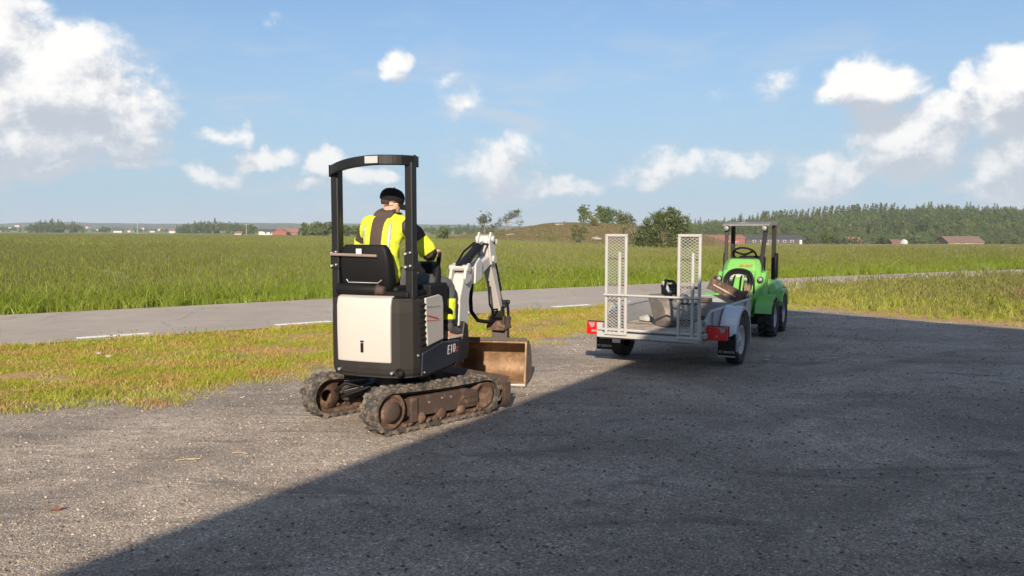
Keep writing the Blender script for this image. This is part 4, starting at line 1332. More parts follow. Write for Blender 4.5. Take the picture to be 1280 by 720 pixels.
def track(side):
    """one crawler: part rubber_track, with track_frame, sprocket, idler, rollers beneath it"""
    M = UT @ Matrix.Translation((side * .42 if side > 0 else -.45, 0, 0))
    yr, yf, rr, rf, zr, zf = -.50, .52, .160, .145, .182, .167
    path = []
    for i in range(13):
        a = math.pi / 2 + math.pi * i / 12
        path.append((yr + rr * math.cos(a), zr + rr * math.sin(a)))
    for i in range(1, 8):
        t = i / 8; path.append((yr + (yf - yr) * t, .022))
    for i in range(13):
        a = -math.pi / 2 + math.pi * i / 12
        path.append((yf + rf * math.cos(a), zf + rf * math.sin(a)))
    for i in range(1, 10):
        t = i / 10; path.append((yf + (yr - yf) * t, (zf + rf) + ((zr + rr) - (zf + rf)) * t - .014 * math.sin(math.pi * t)))
    P = np.array(path); P2 = np.concatenate([P, P[:1]])
    al = np.concatenate([[0], np.cumsum(np.linalg.norm(np.diff(P2, axis=0), axis=1))]); Ltot = al[-1]

    def at_s(s):
        s = s % Ltot
        y, z = np.interp(s, al, P2[:, 0]), np.interp(s, al, P2[:, 1])
        e = .012
        ty, tz_ = np.interp((s + e) % Ltot, al, P2[:, 0]) - np.interp((s - e) % Ltot, al, P2[:, 0]), np.interp((s + e) % Ltot, al, P2[:, 1]) - np.interp((s - e) % Ltot, al, P2[:, 1])
        ln = math.hypot(ty, tz_) or 1
        return y, z, ty / ln, tz_ / ln
    mb = MB(M)
    N = 72; hw = .098; secs = []
    for i in range(N + 1):
        y, z, ty, tzz = at_s(Ltot * i / N)
        ny, nz = tzz, -ty            # outward (path runs rear-top -> bottom -> front)
        cy, cz = yr + .5, .17
        if (y - 0) * ny + (z - .17) * nz < 0:
            ny, nz = -ny, -nz
        secs.append([(-hw, y - ny * .012, z - nz * .012), (hw, y - ny * .012, z - nz * .012), (hw, y + ny * .012, z + nz * .012), (-hw, y + ny * .012, z + nz * .012)])
    mb.loft(secs, smooth=False, caps=False)
    nl = 36
    for i in range(nl):              # staggered lugs
        y, z, ty, tzz = at_s(Ltot * (i + .5) / nl)
        ny, nz = tzz, -ty
        if y * ny + (z - .17) * nz < 0:
            ny, nz = -ny, -nz
        for sgn in (-1, 1):
            if (i + (sgn > 0)) % 2:
                x0, x1 = (sgn * .004, sgn * hw * 1.04)
                w0, w1 = .021, .026
            else:
                x0, x1 = (sgn * .035, sgn * hw * 1.04)
                w0, w1 = .017, .022
            vs = []
            for hgt, k in ((.010, 1.0), (.026, .80)):
                for xx, w in ((x0, w0), (x1, w1)):
                    for d in (-1, 1):
                        vs.append((xx, y + ny * hgt + ty * d * w * k, z + nz * hgt + tzz * d * w * k))
            mb.add(vs, [(0, 1, 3, 2), (4, 6, 7, 5), (0, 4, 5, 1), (1, 5, 7, 3), (3, 7, 6, 2), (2, 6, 4, 0)])
    belt = mb.build('rubber_track', P_RUBBER, ex)
    # inner rib of the belt (visible edge, caked with mud)
    mb = MB(M); secs = []
    for i in range(N + 1):
        y, z, ty, tzz = at_s(Ltot * i / N)
        ny, nz = tzz, -ty
        if y * ny + (z - .17) * nz < 0:
            ny, nz = -ny, -nz
        secs.append([(x, y - ny * d, z - nz * d) for x, d in ((-.05, .013), (.05, .013), (.045, .040), (-.045, .040))])
    mb.loft(secs, smooth=False, caps=False)
    mb.build('belt_rib', P_RUST, belt)
    mb = MB(M)
    mb.prism([(-.30, .105), (.40, .085), (.44, .13), (.43, .225), (.30, .252), (-.26, .262), (-.31, .22)], -.072, .072)
    mb.box((side * .078, -.285, .165), (.03, .07, .20))
    mb.box((side * .074, .33, .195), (.012, .16, .05)); mb.box((side * .074, .30, .135), (.012, .20, .03))
    mb.build('track_frame', P_MUD_SHADE, belt, bevel=.008)
    mb = MB(M)
    for yb, zb in ((-.12, .20), (.02, .215), (.12, .21)):
        mb.cyl((side * .07, yb, zb), (side * .082, yb, zb), .010, n=8)
    mb.build('frame_bolts', P_STEEL, belt)['kind'] = 'stuff'
    mb = MB(M)                       # rear drive: dished ring and hub
    s = side
    mb.lathe([(.05, -s * .03), (.135, -s * .03), (.148, s * .02), (.148, s * .062), (.128, s * .072), (.105, s * .045), (.09, s * .045), (.085, s * .085), (.03, s * .095), (.001, s * .095)], (0, yr, zr), 'x', 26)
    for k in range(9):
        a = k * 2 * math.pi / 9
        mb.box((0, yr + .15 * math.cos(a), zr + .15 * math.sin(a)), (.04, .03, .03), (a, 0, 0))
    mb.build('sprocket', P_RUST, belt)
    mb = MB(M)
    mb.lathe([(.08, s * .05), (.082, s * .086), (.055, s * .10), (.001, s * .10)], (0, yr, zr), 'x', 20)
    mb.build('drive_motor', P_MUD_SHADE, belt)
    mb = MB(M)
    mb.lathe([(.001, -s * .05), (.12, -s * .05), (.128, 0), (.12, s * .06), (.09, s * .06), (.07, s * .03), (.001, s * .03)], (0, yf, zf), 'x', 24)
    mb.build('idler', P_RUST, belt)
    for yy in (-.2, .02, .24):
        mb = MB(M); mb.lathe([(.001, -.07), (.048, -.07), (.052, 0), (.048, .074), (.03, .082), (.001, .082)], (0, yy, .086), 'x', 14)
        mb.build('track_roller', P_RUST, belt)
    # mud pockets lying on the lower run
    mb = MB(M); rr_ = random.Random(side + 3)
    for k in range(26):
        yy = rr_.uniform(-.42, .46); sz = rr_.uniform(.018, .04)
        mb.box((s * rr_.uniform(.045, .085), yy, .045 + sz * .3), (sz, sz * 1.5, sz), (rr_.random(), rr_.random(), rr_.random()), (.6, .6))
    mb.build('caked_mud', P_RUST, belt, bevel=.006)['kind'] = 'stuff'
    return belt


track(1); track(-1)
mb = MB(UT)
mb.box((0, 0, .235), (.62, .34, .13)); mb.bar((-.33, -.12, .2), (.33, -.12, .2), .07, .08); mb.bar((-.33, .14, .2), (.33, .14, .2), .07, .08)
mb.prism([(-.3, .20), (-.14, .16), (.3, .17), (.34, .26), (-.2, .30)], -.20, .20)
mb.bar((-.30, -.40, .2), (-.08, -.1, .28), .07, .07); mb.bar((.30, -.40, .2), (.08, -.1, .28), .07, .07)
mb.cyl((0, 0, .28), (0, 0, .40), .24, n=28)
mb.build('undercarriage', P_BLACK, ex, bevel=.008)
mb = MB(UT)
mb.tube([(-.2, -.3, .26), (-.26, -.42, .30), (-.34, -.46, .22)], .016, 7); mb.tube([(.1, -.22, .28), (.2, -.38, .28), (.3, -.44, .22)], .016, 7); mb.tube([(-.05, -.2, .3), (-.12, -.36, .25), (-.28, -.44, .18)], .014, 7)
mb.build('drive_hoses', P_SEAT, ex)
# dozer blade
mb = MB(UT)
bl = [(.76, .03), (.80, .045), (.775, .13), (.785, .23), (.83, .29), (.815, .29), (.765, .235), (.755, .13)]
mb.prism(bl, -.49, .49)
bd_ = mb.build('dozer_blade', P_MUD_SHADE, ex, bevel=.004)
mb = MB(UT)
for s in (-1, 1):
    mb.box((s * .50, .785, .14), (.022, .08, .20)); mb.bar((s * .16, .25, .2), (s * .22, .77, .15), .05, .07)
mb.build('blade_arms', P_MUD_SHADE, bd_, bevel=.004)


def outline(off=0., yfront=.02):
    return [(-.385 - off, -.485 - off * .6), (-.425 - off, -.41), (-.425 - off, yfront), (.37 + off, yfront), (.37 + off, -.40), (.345 + off, -.47), (.26, -.535 - off), (.10, -.56 - off), (-.10, -.56 - off), (-.28, -.535 - off)]


# house: engine bay shell
mb = MB()
secs = []
for z, ins in ((.425, .030), (.455, .008), (.50, 0), (.95, .0), (1.03, .008), (1.065, .035)):
    secs.append([(x * (1 - ins * 2), y * (1 - ins * 1.3) if y < 0 else y, z) for x, y in outline()])
mb.loft(secs, smooth=False)
shell = mb.build('engine_housing', P_DARK, ex, bevel=.018, seg=3)
# floor pan with the navy side skirts
mb = MB()
mb.prism([(-.36, .40), (.30, .405), (.46, .47), (.47, .60), (.44, .635), (.0, .64), (-.36, .64)], -.362, .362)
mb.build('floor_pan', P_BLACK, ex, bevel=.012)
for s in (1, -1):
    mb = MB(); mb.prism([(-.385, .425), (-.365, .61), (.02, .655), (.36, .625), (.39, .58), (.38, .475), (.33, .445), (.10, .425)], s * .362, s * .378)
    sk = mb.build('side_skirt', P_NAVY, ex, bevel=.006)
    if s == 1:
        Mt = Matrix.Translation((.3795, .10, .530)) @ Matrix.Rotation(R(90), 4, 'Z') @ Matrix.Rotation(R(90), 4, 'X')
        text_mesh('E10', .115, .0008, P_STICK, 'lettering', sk, Mt, .18)
        Mt = Matrix.Translation((.3795, .290, .530)) @ Matrix.Rotation(R(90), 4, 'Z') @ Matrix.Rotation(R(90), 4, 'X')
        text_mesh('z', .095, .0008, P_STRED, 'lettering', sk, Mt, .18)
# cream tail door, following the tail's curve
mb = MB()
xs = np.linspace(-.305, .195, 12)
YO = lambda x: -.57 + .22 * max(0, abs(x + .01) - .05) ** 2 * 2.0
secs = []
for z, k in ((.545, .0), (.56, .004), (.80, .008), (1.0, .004), (1.06, -.012), (1.078, -.05)):
    w = .985 + .03 * (z - .55)
    row = [((x + .06) * w - .06, YO(x) - k, z) for x in xs]
    secs.append(row + [((x + .06) * w - .06, YO(x) - k + .035, z) for x in xs[::-1]])
mb.loft(secs, smooth=True)
door = mb.build('tail_door', P_CREAM, ex, bevel=.008)
mb = MB(); mb.box((-.055, -.583, .665), (.022, .012, .075)); mb.box((-.055, -.582, .715), (.03, .010, .012))
mb.build('door_latch', P_SEAT, door, bevel=.003)
# cream side panel with red sweep, and louvres before it
for s in (1, -1):
    mb = MB(); mb.prism([(-.285, .655), (-.305, .85), (-.315, 1.055), (-.06, 1.065), (.0, 1.045), (.022, .98), (.02, .68)], s * .366, s * .384)
    sp_ = mb.build('side_panel', P_CREAM, ex, bevel=.010, seg=3)
    mb = MB(); mb.add([(s * .3865, -.30, .905), (s * .3865, -.06, .85), (s * .3865, -.10, .873), (s * .3865, -.30, .918)], [(0, 1, 2, 3)])
    mb.add([(s * .3865, -.30, .865), (s * .3865, -.02, .842), (s * .3865, -.30, .872)], [(0, 1, 2)])
    mb.build('red_stripe', P_STRED, sp_)
    mb = MB(); mb.add([(s * .3866, -.30, .975), (s * .3866, -.05, .962), (s * .3866, -.05, .968), (s * .3866, -.30, .983)], [(0, 1, 2, 3)]); mb.build('grey_stripe', P_STEEL, sp_)
for k in range(8):
    z = .68 + k * .046
    mb = MB(); mb.box((.372, -.345, z), (.022, .075, .018), (0, .5, 0)); mb.build('louvre', P_SEAT, shell, bevel=.003)
for x, y, z in ((-.285, -.548, .475), (.205, -.565, .470)):
    mb = MB(); mb.cyl((x, y + .02, z), (x, y - .012, z), .012, n=10); mb.build('bolt', P_STEEL, shell)
mb = MB(); mb.lathe([(.018, 0), (.034, 0), (.036, -.012), (.028, -.014), (.024, .0)], (.265, -.545, .475), 'y', 18); mb.build('tow_eye', P_SEAT, shell)
mb = MB(); mb.cyl((.362, -.43, .60), (.376, -.43, .60), .010, n=8); mb.build('bolt', P_STEEL, shell)
mb = MB(); mb.cyl((.366, -.34, .45), (.384, -.34, .45), .009, n=8); mb.build('bolt', P_STEEL, shell)
mb = MB(); mb.box((0, -.27, 1.085), (.62, .42, .05)); mb.box((.28, .02, 1.02), (.14, .34, .26)); mb.box((-.28, .02, 1.02), (.14, .34, .26)); mb.box((-.0, -.05, .82), (.60, .14, .5))
mb.build('seat_base', P_SEAT, ex, bevel=.015)
# canopy hoop (folding roll bar)
hoop = [(-.376, -.405), (.305, -.41)]
for x, y in hoop:
    mb = MB(); mb.box((x, y, 1.56), (.07, .085, 1.16)); post = mb.build('roll_bar_post', P_BLACK, ex, bevel=.012)
    mb = MB(); mb.box((x, y - .004, 1.36), (.080, .094, .15)); mb.build('hinge_plate', P_BLACK, post, bevel=.006)
    mb = MB()
    for dz in (-.05, .055):
        mb.cyl((x - .02, y - .05, 1.36 + dz), (x - .02, y - .070, 1.36 + dz), .010, n=8); mb.cyl((x + .02, y - .05, 1.37 + dz), (x + .02, y - .066, 1.37 + dz), .008, n=8)
    mb.build('hinge_bolt', P_RIM, post)
mb = MB()
secs = []
for i in range(25):
    t = i / 24; x = -.412 + .752 * t
    u = (t - .5) * 2
    y = -.435 - .15 * (1 - abs(u) ** 2.4)
    za = .065 * math.sin(min(t * 1.35, 1) * math.pi / 2)
    if t > .94:
        y += .05 * (t - .94) / .06
    secs.append([(x, y - .022, 2.045 + za), (x, y + .022, 2.045 + za), (x, y + .018, 2.125 + za), (x, y - .022, 2.125 + za)])
mb.loft(secs, smooth=False)
mb.build('roll_bar_top', P_BLACK, ex, bevel=.010)
mb = MB(); mb.loft([[(x, y, 2.11), (x + .03, y, 2.11), (x + .03, y, 2.185), (x, y, 2.185)] for x, y in ((.295, -.405), (.306, -.38), (.306, -.35), (.296, -.32))], smooth=False); mb.build('roll_bar_return', P_BLACK, ex, bevel=.006)
mb = MB(); mb.box((.065, -.609, 2.150), (.115, .004, .055), (0, 0, -.02)); mb.build('certificate_plate', P_RIM, ex)
# seat
mb = MB()
secs = []
for z, w, y, th in ((1.10, .215, -.36, .10), (1.18, .235, -.375, .12), (1.34, .235, -.40, .11), (1.44, .215, -.415, .09), (1.485, .185, -.42, .06)):
    secs.append([(x - .105, y + d, z) for x, d in ((-w, -th * .25), (-w * .9, -th * .5), (w * .9, -th * .5), (w, -th * .25), (w, th * .3), (w * .85, th * .5), (-w * .85, th * .5), (-w, th * .3))])
mb.loft(secs, smooth=True)
seat = mb.build('seat_back', P_SEAT, ex, bevel=.01)
mb = MB(); mb.box((-.07, -.14, 1.10), (.46, .46, .09)); mb.build('seat_cushion', P_SEAT, ex, bevel=.03, seg=3)
mb = MB(); mb.cyl((-.40, -.475, 1.405), (.03, -.475, 1.395), .013, n=10); mb.build('seat_rail', mat('worn rail', (.22, .17, .15), .5, var=.2), seat)
mb = MB(); mb.box((-.135, -.477, 1.43), (.05, .004, .045)); mb.build('warning_label', P_STICK, seat)
mb = MB(); mb.tube([(-.275, -.438, 1.20), (-.255, -.442, 1.175), (.02, -.442, 1.175), (.05, -.438, 1.20)], .006, 6); mb.build('seat_wire', P_STEEL, seat)
# control levers
for s, xx in ((1, .235), (-1, -.32)):
    mb = MB(); mb.tube([(xx, .17, 1.12), (xx + .0, .22, 1.24), (xx, .24, 1.31)], [.05, .035, .016], 10); mb.tube([(xx, .24, 1.30), (xx, .25, 1.36), (xx, .247, 1.41)], [.017, .022, .024], 10)
    mb.build('joystick', P_SEAT, ex)
mb = MB(); mb.box((.02, .40, .98), (.22, .14, .68)); mb.box((.0, .42, 1.26), (.30, .08, .07)); mb.build('front_console', P_SEAT, ex, bevel=.02)
mb = MB(); mb.tube([(-.06, .42, 1.2), (-.06, .36, 1.42)], .011, 8); mb.tube([(.06, .42, 1.2), (.06, .36, 1.42)], .011, 8); mb.build('travel_lever', P_SEAT, ex)
mb = MB(); mb.tube([(.30, .10, 1.02), (.345, .16, .95), (.33, .28, .86), (.30, .34, .74), (.32, .38, .70)], .013, 7); mb.tube([(.27, .14, 1.0), (.36, .24, .90), (.32, .34, .80)], .010, 7); mb.build('console_hose', P_SEAT, ex)

# boom: swing bracket, boom, arm, cylinders. s runs along +y of the house, at x = BX
BX = .275
mb = MB()
mb.prism([(.30, .40), (.56, .44), (.60, .52), (.58, .74), (.50, .78), (.44, .62), (.30, .60)], BX - .10, BX + .10)
mb.cyl((BX, .50, .40), (BX, .50, .74), .07, n=16)
mb.build('swing_bracket', P_BLACK, ex, bevel=.01)


def plate(mb, pts, x0, x1):
    mb.prism(pts, x0, x1)


mb = MB()
boom = [(.48, .60), (.62, .575), (.68, .80), (.72, 1.02), (.78, 1.09), (1.00, 1.16), (1.27, 1.26), (1.315, 1.315), (1.27, 1.365), (1.0, 1.29), (.70, 1.235), (.60, 1.20), (.50, 1.0), (.465, .75)]
plate(mb, boom, BX - .055, BX + .055)
bm_ = mb.build('boom', P_WHITE, ex, bevel=.012)
mb = MB()
for s in (-1, 1):
    plate(mb, [(.545, 1.16), (.60, 1.11), (.70, 1.14), (.72, 1.23), (.66, 1.30), (.585, 1.27)], BX + s * .058, BX + s * .085)
    plate(mb, [(.80, 1.10), (.98, 1.14), (.98, 1.30), (.92, 1.34), (.82, 1.28)], BX + s * .058, BX + s * .078)
mb.cyl((BX - .10, .615, 1.255), (BX + .10, .615, 1.255), .030, n=12)
mb.cyl((BX - .10, 1.27, 1.315), (BX + .10, 1.27, 1.315), .036, n=12)
mb.build('boom_bracket', P_WHITE, bm_, bevel=.006)
mb = MB(); mb.cyl((BX - .075, .45, .55), (BX - .075, .62, .96), .034, n=12); mb.build('boom_cylinder', P_BLACK, ex)
mb = MB(); mb.cyl((BX - .075, .62, .96), (BX - .075, .68, 1.10), .019, n=10); mb.build('cylinder_rod', P_CHROME, bm_)
mb = MB(); mb.cyl((BX, .60, 1.255), (BX, 1.02, 1.425), .042, n=14); mb.cyl((BX, 1.0, 1.418), (BX, 1.05, 1.438), .048, n=14); ac = mb.build('arm_cylinder', P_BLACK, ex)
mb = MB(); mb.cyl((BX, 1.04, 1.432), (BX, 1.25, 1.505), .021, n=10); mb.build('cylinder_rod', P_CHROME, ac)
mb = MB(); mb.tube([(BX + .055, .62, 1.24), (BX + .06, .8, 1.36), (BX + .06, 1.05, 1.47), (BX + .05, 1.22, 1.46)], .011, 7); mb.tube([(BX - .055, .62, 1.26), (BX - .06, .85, 1.40), (BX - .06, 1.1, 1.48), (BX - .05, 1.24, 1.44)], .011, 7); mb.build('boom_hose', P_SEAT, bm_)
# arm
mb = MB()
arm = [(1.20, 1.545), (1.255, 1.56), (1.335, 1.47), (1.385, 1.30), (1.625, .80), (1.62, .745), (1.565, .745), (1.29, 1.22), (1.215, 1.33), (1.185, 1.49)]
plate(mb, arm, BX - .048, BX + .048)
ar = mb.build('dipper_arm', P_CREAM, ex, bevel=.012)
mb = MB()
for s in (-1, 1):
    plate(mb, [(1.18, 1.50), (1.23, 1.585), (1.29, 1.56), (1.345, 1.50), (1.345, 1.29), (1.24, 1.26), (1.21, 1.34)], BX + s * .052, BX + s * .072)
for yy, zz, r in ((1.255, 1.515, .03), (1.335, 1.485, .028), (1.27, 1.315, .034)):
    mb.cyl((BX - .095, yy, zz), (BX + .095, yy, zz), r, n=12)
mb.build('arm_bracket', P_WHITE, ar, bevel=.005)
mb = MB(); mb.cyl((BX, 1.375, 1.44), (BX, 1.63, .98), .032, n=12); bc = mb.build('bucket_cylinder', P_BLACK, ex)
mb = MB(); mb.cyl((BX, 1.63, .98), (BX, 1.70, .85), .018, n=10); mb.build('cylinder_rod', P_CHROME, bc)
mb = MB(Matrix.Translation((0, .125, 0)))
for s in (-1, 1):
    mb.bar((BX + s * .06, 1.475, .83), (BX + s * .06, 1.60, .85), .016, .05); mb.bar((BX + s * .06, 1.59, .86), (BX + s * .06, 1.63, .66), .016, .05)
for yy, zz in ((1.475, .82), (1.59, .85), (1.62, .67), (1.465, .70)):
    mb.cyl((BX - .085, yy, zz), (BX + .085, yy, zz), .022, n=10)
mb.box((BX, 1.47, .755), (.12, .09, .11))
mb.build('bucket_linkage', P_BLACK, ex, bevel=.004)
mb = MB(); mb.tube([(BX - .05, .98, 1.16), (BX - .07, 1.06, 1.06), (BX - .10, 1.10, .93), (BX - .105, 1.13, .80), (BX - .08, 1.24, .70), (BX - .04, 1.42, .665), (BX - .02, 1.56, .665)], .020, 9)
mb.tube([(BX + .03, 1.25, 1.10), (BX + .04, 1.24, .98), (BX + .04, 1.26, .86), (BX + .03, 1.36, .80), (BX + .02, 1.52, .79)], .010, 7)
mb.build('arm_hose', P_SEAT, ar)
# quick coupler and bucket
mb = MB(Matrix.Translation((0, .10, 0))); mb.box((BX, 1.53, .640), (.13, .20, .05)); mb.box((BX, 1.53, .585), (.19, .24, .03)); mb.cyl((BX - .10, 1.44, .61), (BX + .10, 1.44, .61), .020, n=10)
for s in (-1, 1):
    plate(mb, [(1.42, .58), (1.65, .58), (1.64, .70), (1.58, .71), (1.48, .69), (1.43, .72)], BX + s * .075, BX + s * .088)
mb.build('quick_coupler', P_RUST, ex, bevel=.005)
bx0, bx1 = -.195, .555
BKM = Matrix.Translation((.02, .03, 0)) @ Matrix.Translation((.215, 1.55, 0)) @ Matrix.Rotation(R(11), 4, 'Z') @ Matrix.Translation((-.215, -1.55, 0))
prof = [(1.54, .452), (1.60, .455), (1.72, .43), (1.83, .36), (1.90, .26), (1.92, .16), (1.88, .06), (1.78, .022), (1.50, .014), (1.44, .012)]
th = .022
prof = [(p.x, p.y) for p in catmull(prof, 4)]
inner = []
for i, (y, z) in enumerate(prof):
    y0, z0 = prof[max(0, i - 1)]; y1, z1 = prof[min(len(prof) - 1, i + 1)]
    ty, tz_ = y1 - y0, z1 - z0; ln = math.hypot(ty, tz_)
    inner.append((y + tz_ / ln * th, z - ty / ln * th))
mb = MB(BKM)
secs = [[(bx0, *p) for p in prof] + [(bx0, *p) for p in inner[::-1]], [(bx1, *p) for p in prof] + [(bx1, *p) for p in inner[::-1]]]
mb.loft(secs, smooth=True)
bk = mb.build('bucket', P_BUCKET, ex)
side_poly = [(1.54, .452)] + prof[1:-1] + [(1.44, .012), (1.43, .06), (1.50, .26)]
for xx in (bx0, bx1):
    mb = MB(BKM); mb.prism(side_poly, xx - .010, xx + .010); mb.build('bucket_side', P_BUCKET, bk, bevel=.003)
mb = MB(BKM); mb.box(((bx0 + bx1) / 2, 1.435, .018), (.775, .085, .022)); mb.build('cutting_edge', P_STEEL, bk, bevel=.003)
mb = MB(BKM); mb.box(((bx0 + bx1) / 2, 1.545, .47), (.76, .03, .035)); mb.box((BX, 1.62, .51), (.16, .16, .10)); mb.build('bucket_lip', P_BUCKOUT, bk, bevel=.004)

# black roll lying behind the seat
p0 = Vector((-.335, -.475, 1.125)); p1 = Vector((.03, -.475, 1.120))
roll = empty('rolled_cover', EXC, R(-20), 'black rolled cover lying on the tail behind the excavator seat', 'cover')
mb = MB(); mb.cyl(p0, p1, .046, n=18); mb.build('roll', P_SEAT, roll, bevel=.01)
mb = MB(); mb.cyl(p1, p1 + Vector((.07, 0, -.004)), .040, .034, n=16); mb.build('roll_end', mat('brown roll end', (.06, .038, .027), .8, var=.4, scale=30), roll, bevel=.012)

# ------------------------------------------------------------------ the operator
pr = empty('person', EXC, R(-20), 'person in black cap and yellow high visibility jacket driving the excavator', 'person')
C_SKIN = mat('skin', (.55, .32, .23), .55, var=.1, scale=20)
C_BROWN = mat('brown work jacket', (.075, .056, .046), .9, spec=.2, var=.18, scale=14, bump=.4, bscale=22)
C_HIVIS = mat('high visibility yellow', (.60, .68, .04), .75, var=.10, scale=11, bump=1.0, bscale=12)
C_REFL = mat('reflective tape', (.36, .40, .36), .45, var=.1, scale=20)
C_TROUS = mat('grey work trousers', (.068, .074, .080), .9, var=.2, scale=12, bump=.5, bscale=18)
C_BOOT = mat('dusty work boot', (.07, .062, .058), .75, var=.3, scale=14)
C_SOLE = mat('pale boot sole', (.36, .30, .26), .85, var=.2, scale=20)
C_CAP = mat('black cap cloth', (.014, .014, .0155), .9, spec=.12, var=.2, scale=18, bump=.3, bscale=60)
C_HAIR = mat('short brown hair', (.045, .030, .022), .95, var=.4, scale=60)
HX = -.085                       # head and torso axis sits a little left of the house axis


def skin_mesh(name, nodes, edges, material, sub=2, parent=None, root=0):
    """nodes: (x, y, z, rx, ry)"""
    me = bpy.data.meshes.new(name)
    me.from_pydata([n[:3] for n in nodes], edges, [])
    o = bpy.data.objects.new(name, me); COL.objects.link(o)
    md = o.modifiers.new('skin', 'SKIN'); md.use_smooth_shade = True; md.branch_smoothing = .4
    sv = me.skin_vertices[0].data
    for i, n in enumerate(nodes):
        sv[i].radius = (n[3], n[4] if len(n) > 4 else n[3])
        sv[i].use_root = (i == root)
    s = o.modifiers.new('sub', 'SUBSURF'); s.levels = s.render_levels = sub
    dg = bpy.context.evaluated_depsgraph_get(); dg.update()
    m2 = bpy.data.meshes.new_from_object(o.evaluated_get(dg))
    bpy.data.objects.remove(o)
    m2.materials.clear(); m2.materials.append(material)
    m2.polygons.foreach_set('use_smooth', np.ones(len(m2.polygons), bool))
    return link(name, m2, parent)


sh_z = 1.665
# one continuous body: pelvis, spine, neck, head, arms with fingers, legs
N, E_ = [], []


def nd(*a):
    N.append(a); return len(N) - 1


def ch(*ids):
    for a, b in zip(ids, ids[1:]):
        E_.append((a, b))


pel = nd(HX + .01, -.17, 1.19, .13, .10); sp1 = nd(HX, -.18, 1.36, .12, .09); sp2 = nd(HX, -.15, 1.54, .14, .10); nk0 = nd(HX, -.10, 1.69, .07, .06); nk1 = nd(HX + .005, -.06, 1.765, .055, .055)
hd0 = nd(HX + .01, -.03, 1.81, .070, .080); hd1 = nd(HX + .01, -.03, 1.87, .076, .092); hd2 = nd(HX + .01, -.035, 1.925, .055, .070)
ch(pel, sp1, sp2, nk0, nk1, hd0, hd1, hd2)
jaw = nd(HX + .05, .035, 1.775, .042, .034); ch(hd0, jaw)
nose = nd(HX + .072, .066, 1.825, .013, .013); ch(hd1, nose)
for s in (-1, 1):
    ear = nd(HX + .01 + s * .083, -.03 - s * .03, 1.825, .012, .022); ch(hd0, ear)


def arm_nodes(s, sh, el, wr, grip):
    a = nd(*sh, .055); b = nd(*el, .042); c = nd(*wr, .028, .024)
    ch(nk0, a, b, c)
    wv = Vector(wr); g = Vector(grip)
    d = (g - wv).normalized()
    pl = nd(*(wv + d * .055), .034, .020); ch(c, pl)
    side = Vector((1, 0, 0)) if abs(d.x) < .9 else Vector((0, 1, 0))
    up = Vector((0, 0, 1))
    for k, off in enumerate((-.030, -.010, .010, .030)):
        L = (.060, .070, .066, .052)[k]
        base = wv + d * .085 + up * (-off * .9)
        p1 = base + d * L * .5 + side * .006 * s; p2 = p1 + d * L * .2 - side * s * L * .45; p3 = p2 - d * L * .28 - side * s * L * .30
        i0 = nd(*base, .0105); i1 = nd(*p1, .0095); i2 = nd(*p2, .009); i3 = nd(*p3, .008); ch(pl, i0, i1, i2, i3)
    t0 = nd(*(wv + d * .045 + up * .032), .012); t1 = nd(*(wv + d * .080 + up * .050 - side * s * .02), .0105); t2 = nd(*(wv + d * .105 + up * .050 - side * s * .045), .009)
    ch(pl, t0, t1, t2)


RS, RE, RW_ = (HX + .205, -.09, sh_z - .015), (HX + .345, -.005, 1.405), (.215, .150, 1.385)
LS, LE, LW = (HX - .205, -.09, sh_z - .02), (HX - .285, -.02, 1.39), (-.31, .150, 1.36)
arm_nodes(1, RS, RE, RW_, (.235, .25, 1.395)); arm_nodes(-1, LS, LE, LW, (-.32, .25, 1.37))
RK, RA = (.275, .34, 1.115), (.290, .300, .735)
LK, LA = (-.26, .36, 1.11), (-.24, .33, .735)
for s, K, A in ((1, RK, RA), (-1, LK, LA)):
    hip = nd(HX + s * .10, -.10, 1.155, .085); kn = nd(*K, .056); an = nd(*A, .038); heel = nd(A[0], A[1] - .03, .675, .036); toe = nd(A[0] + s * .03, A[1] + .17, .672, .03)
    ch(pel, hip, kn, an, heel); ch(heel, toe)
body = skin_mesh('body', N, E_, C_SKIN, 2, pr)
# hood, jacket
N, E_ = [], []
b0 = nd(HX + .005, -.19, 1.13, .175, .135); b1 = nd(HX, -.205, 1.24, .185, .135); b2 = nd(HX - .002, -.205, 1.38, .188, .128); b3 = nd(HX, -.18, 1.52, .205, .128); b4 = nd(HX, -.14, 1.635, .175, .105); b5 = nd(HX, -.09, 1.715, .095, .085); b6 = nd(HX, -.07, 1.755, .082, .078)
ch(b0, b1, b2, b3, b4, b5, b6)
for sh, el, wr in ((RS, RE, RW_), (LS, LE, LW)):
    a = nd(*sh, .098, .098); m = nd(*(Vector(sh).lerp(Vector(el), .5)), .088, .085); b = nd(*el, .074, .072); c = nd(*Vector(el).lerp(Vector(wr), .55), .062, .060); d = nd(*Vector(el).lerp(Vector(wr), .93), .048, .046)
    ch(b4, a, m, b, c, d)
jk = skin_mesh('jacket', N, E_, C_BROWN, 4, pr)


def rumple(o, amp, sc):
    for v in o.data.vertices:
        n = noise.noise(Vector((v.co.x * sc, v.co.y * sc, v.co.z * sc * .55))) + .6 * noise.noise(v.co * sc * 2.1 + Vector((5, 1, 2)))
        v.co += v.normal * amp * n
    o.data.update()


rumple(jk, .011, 13)


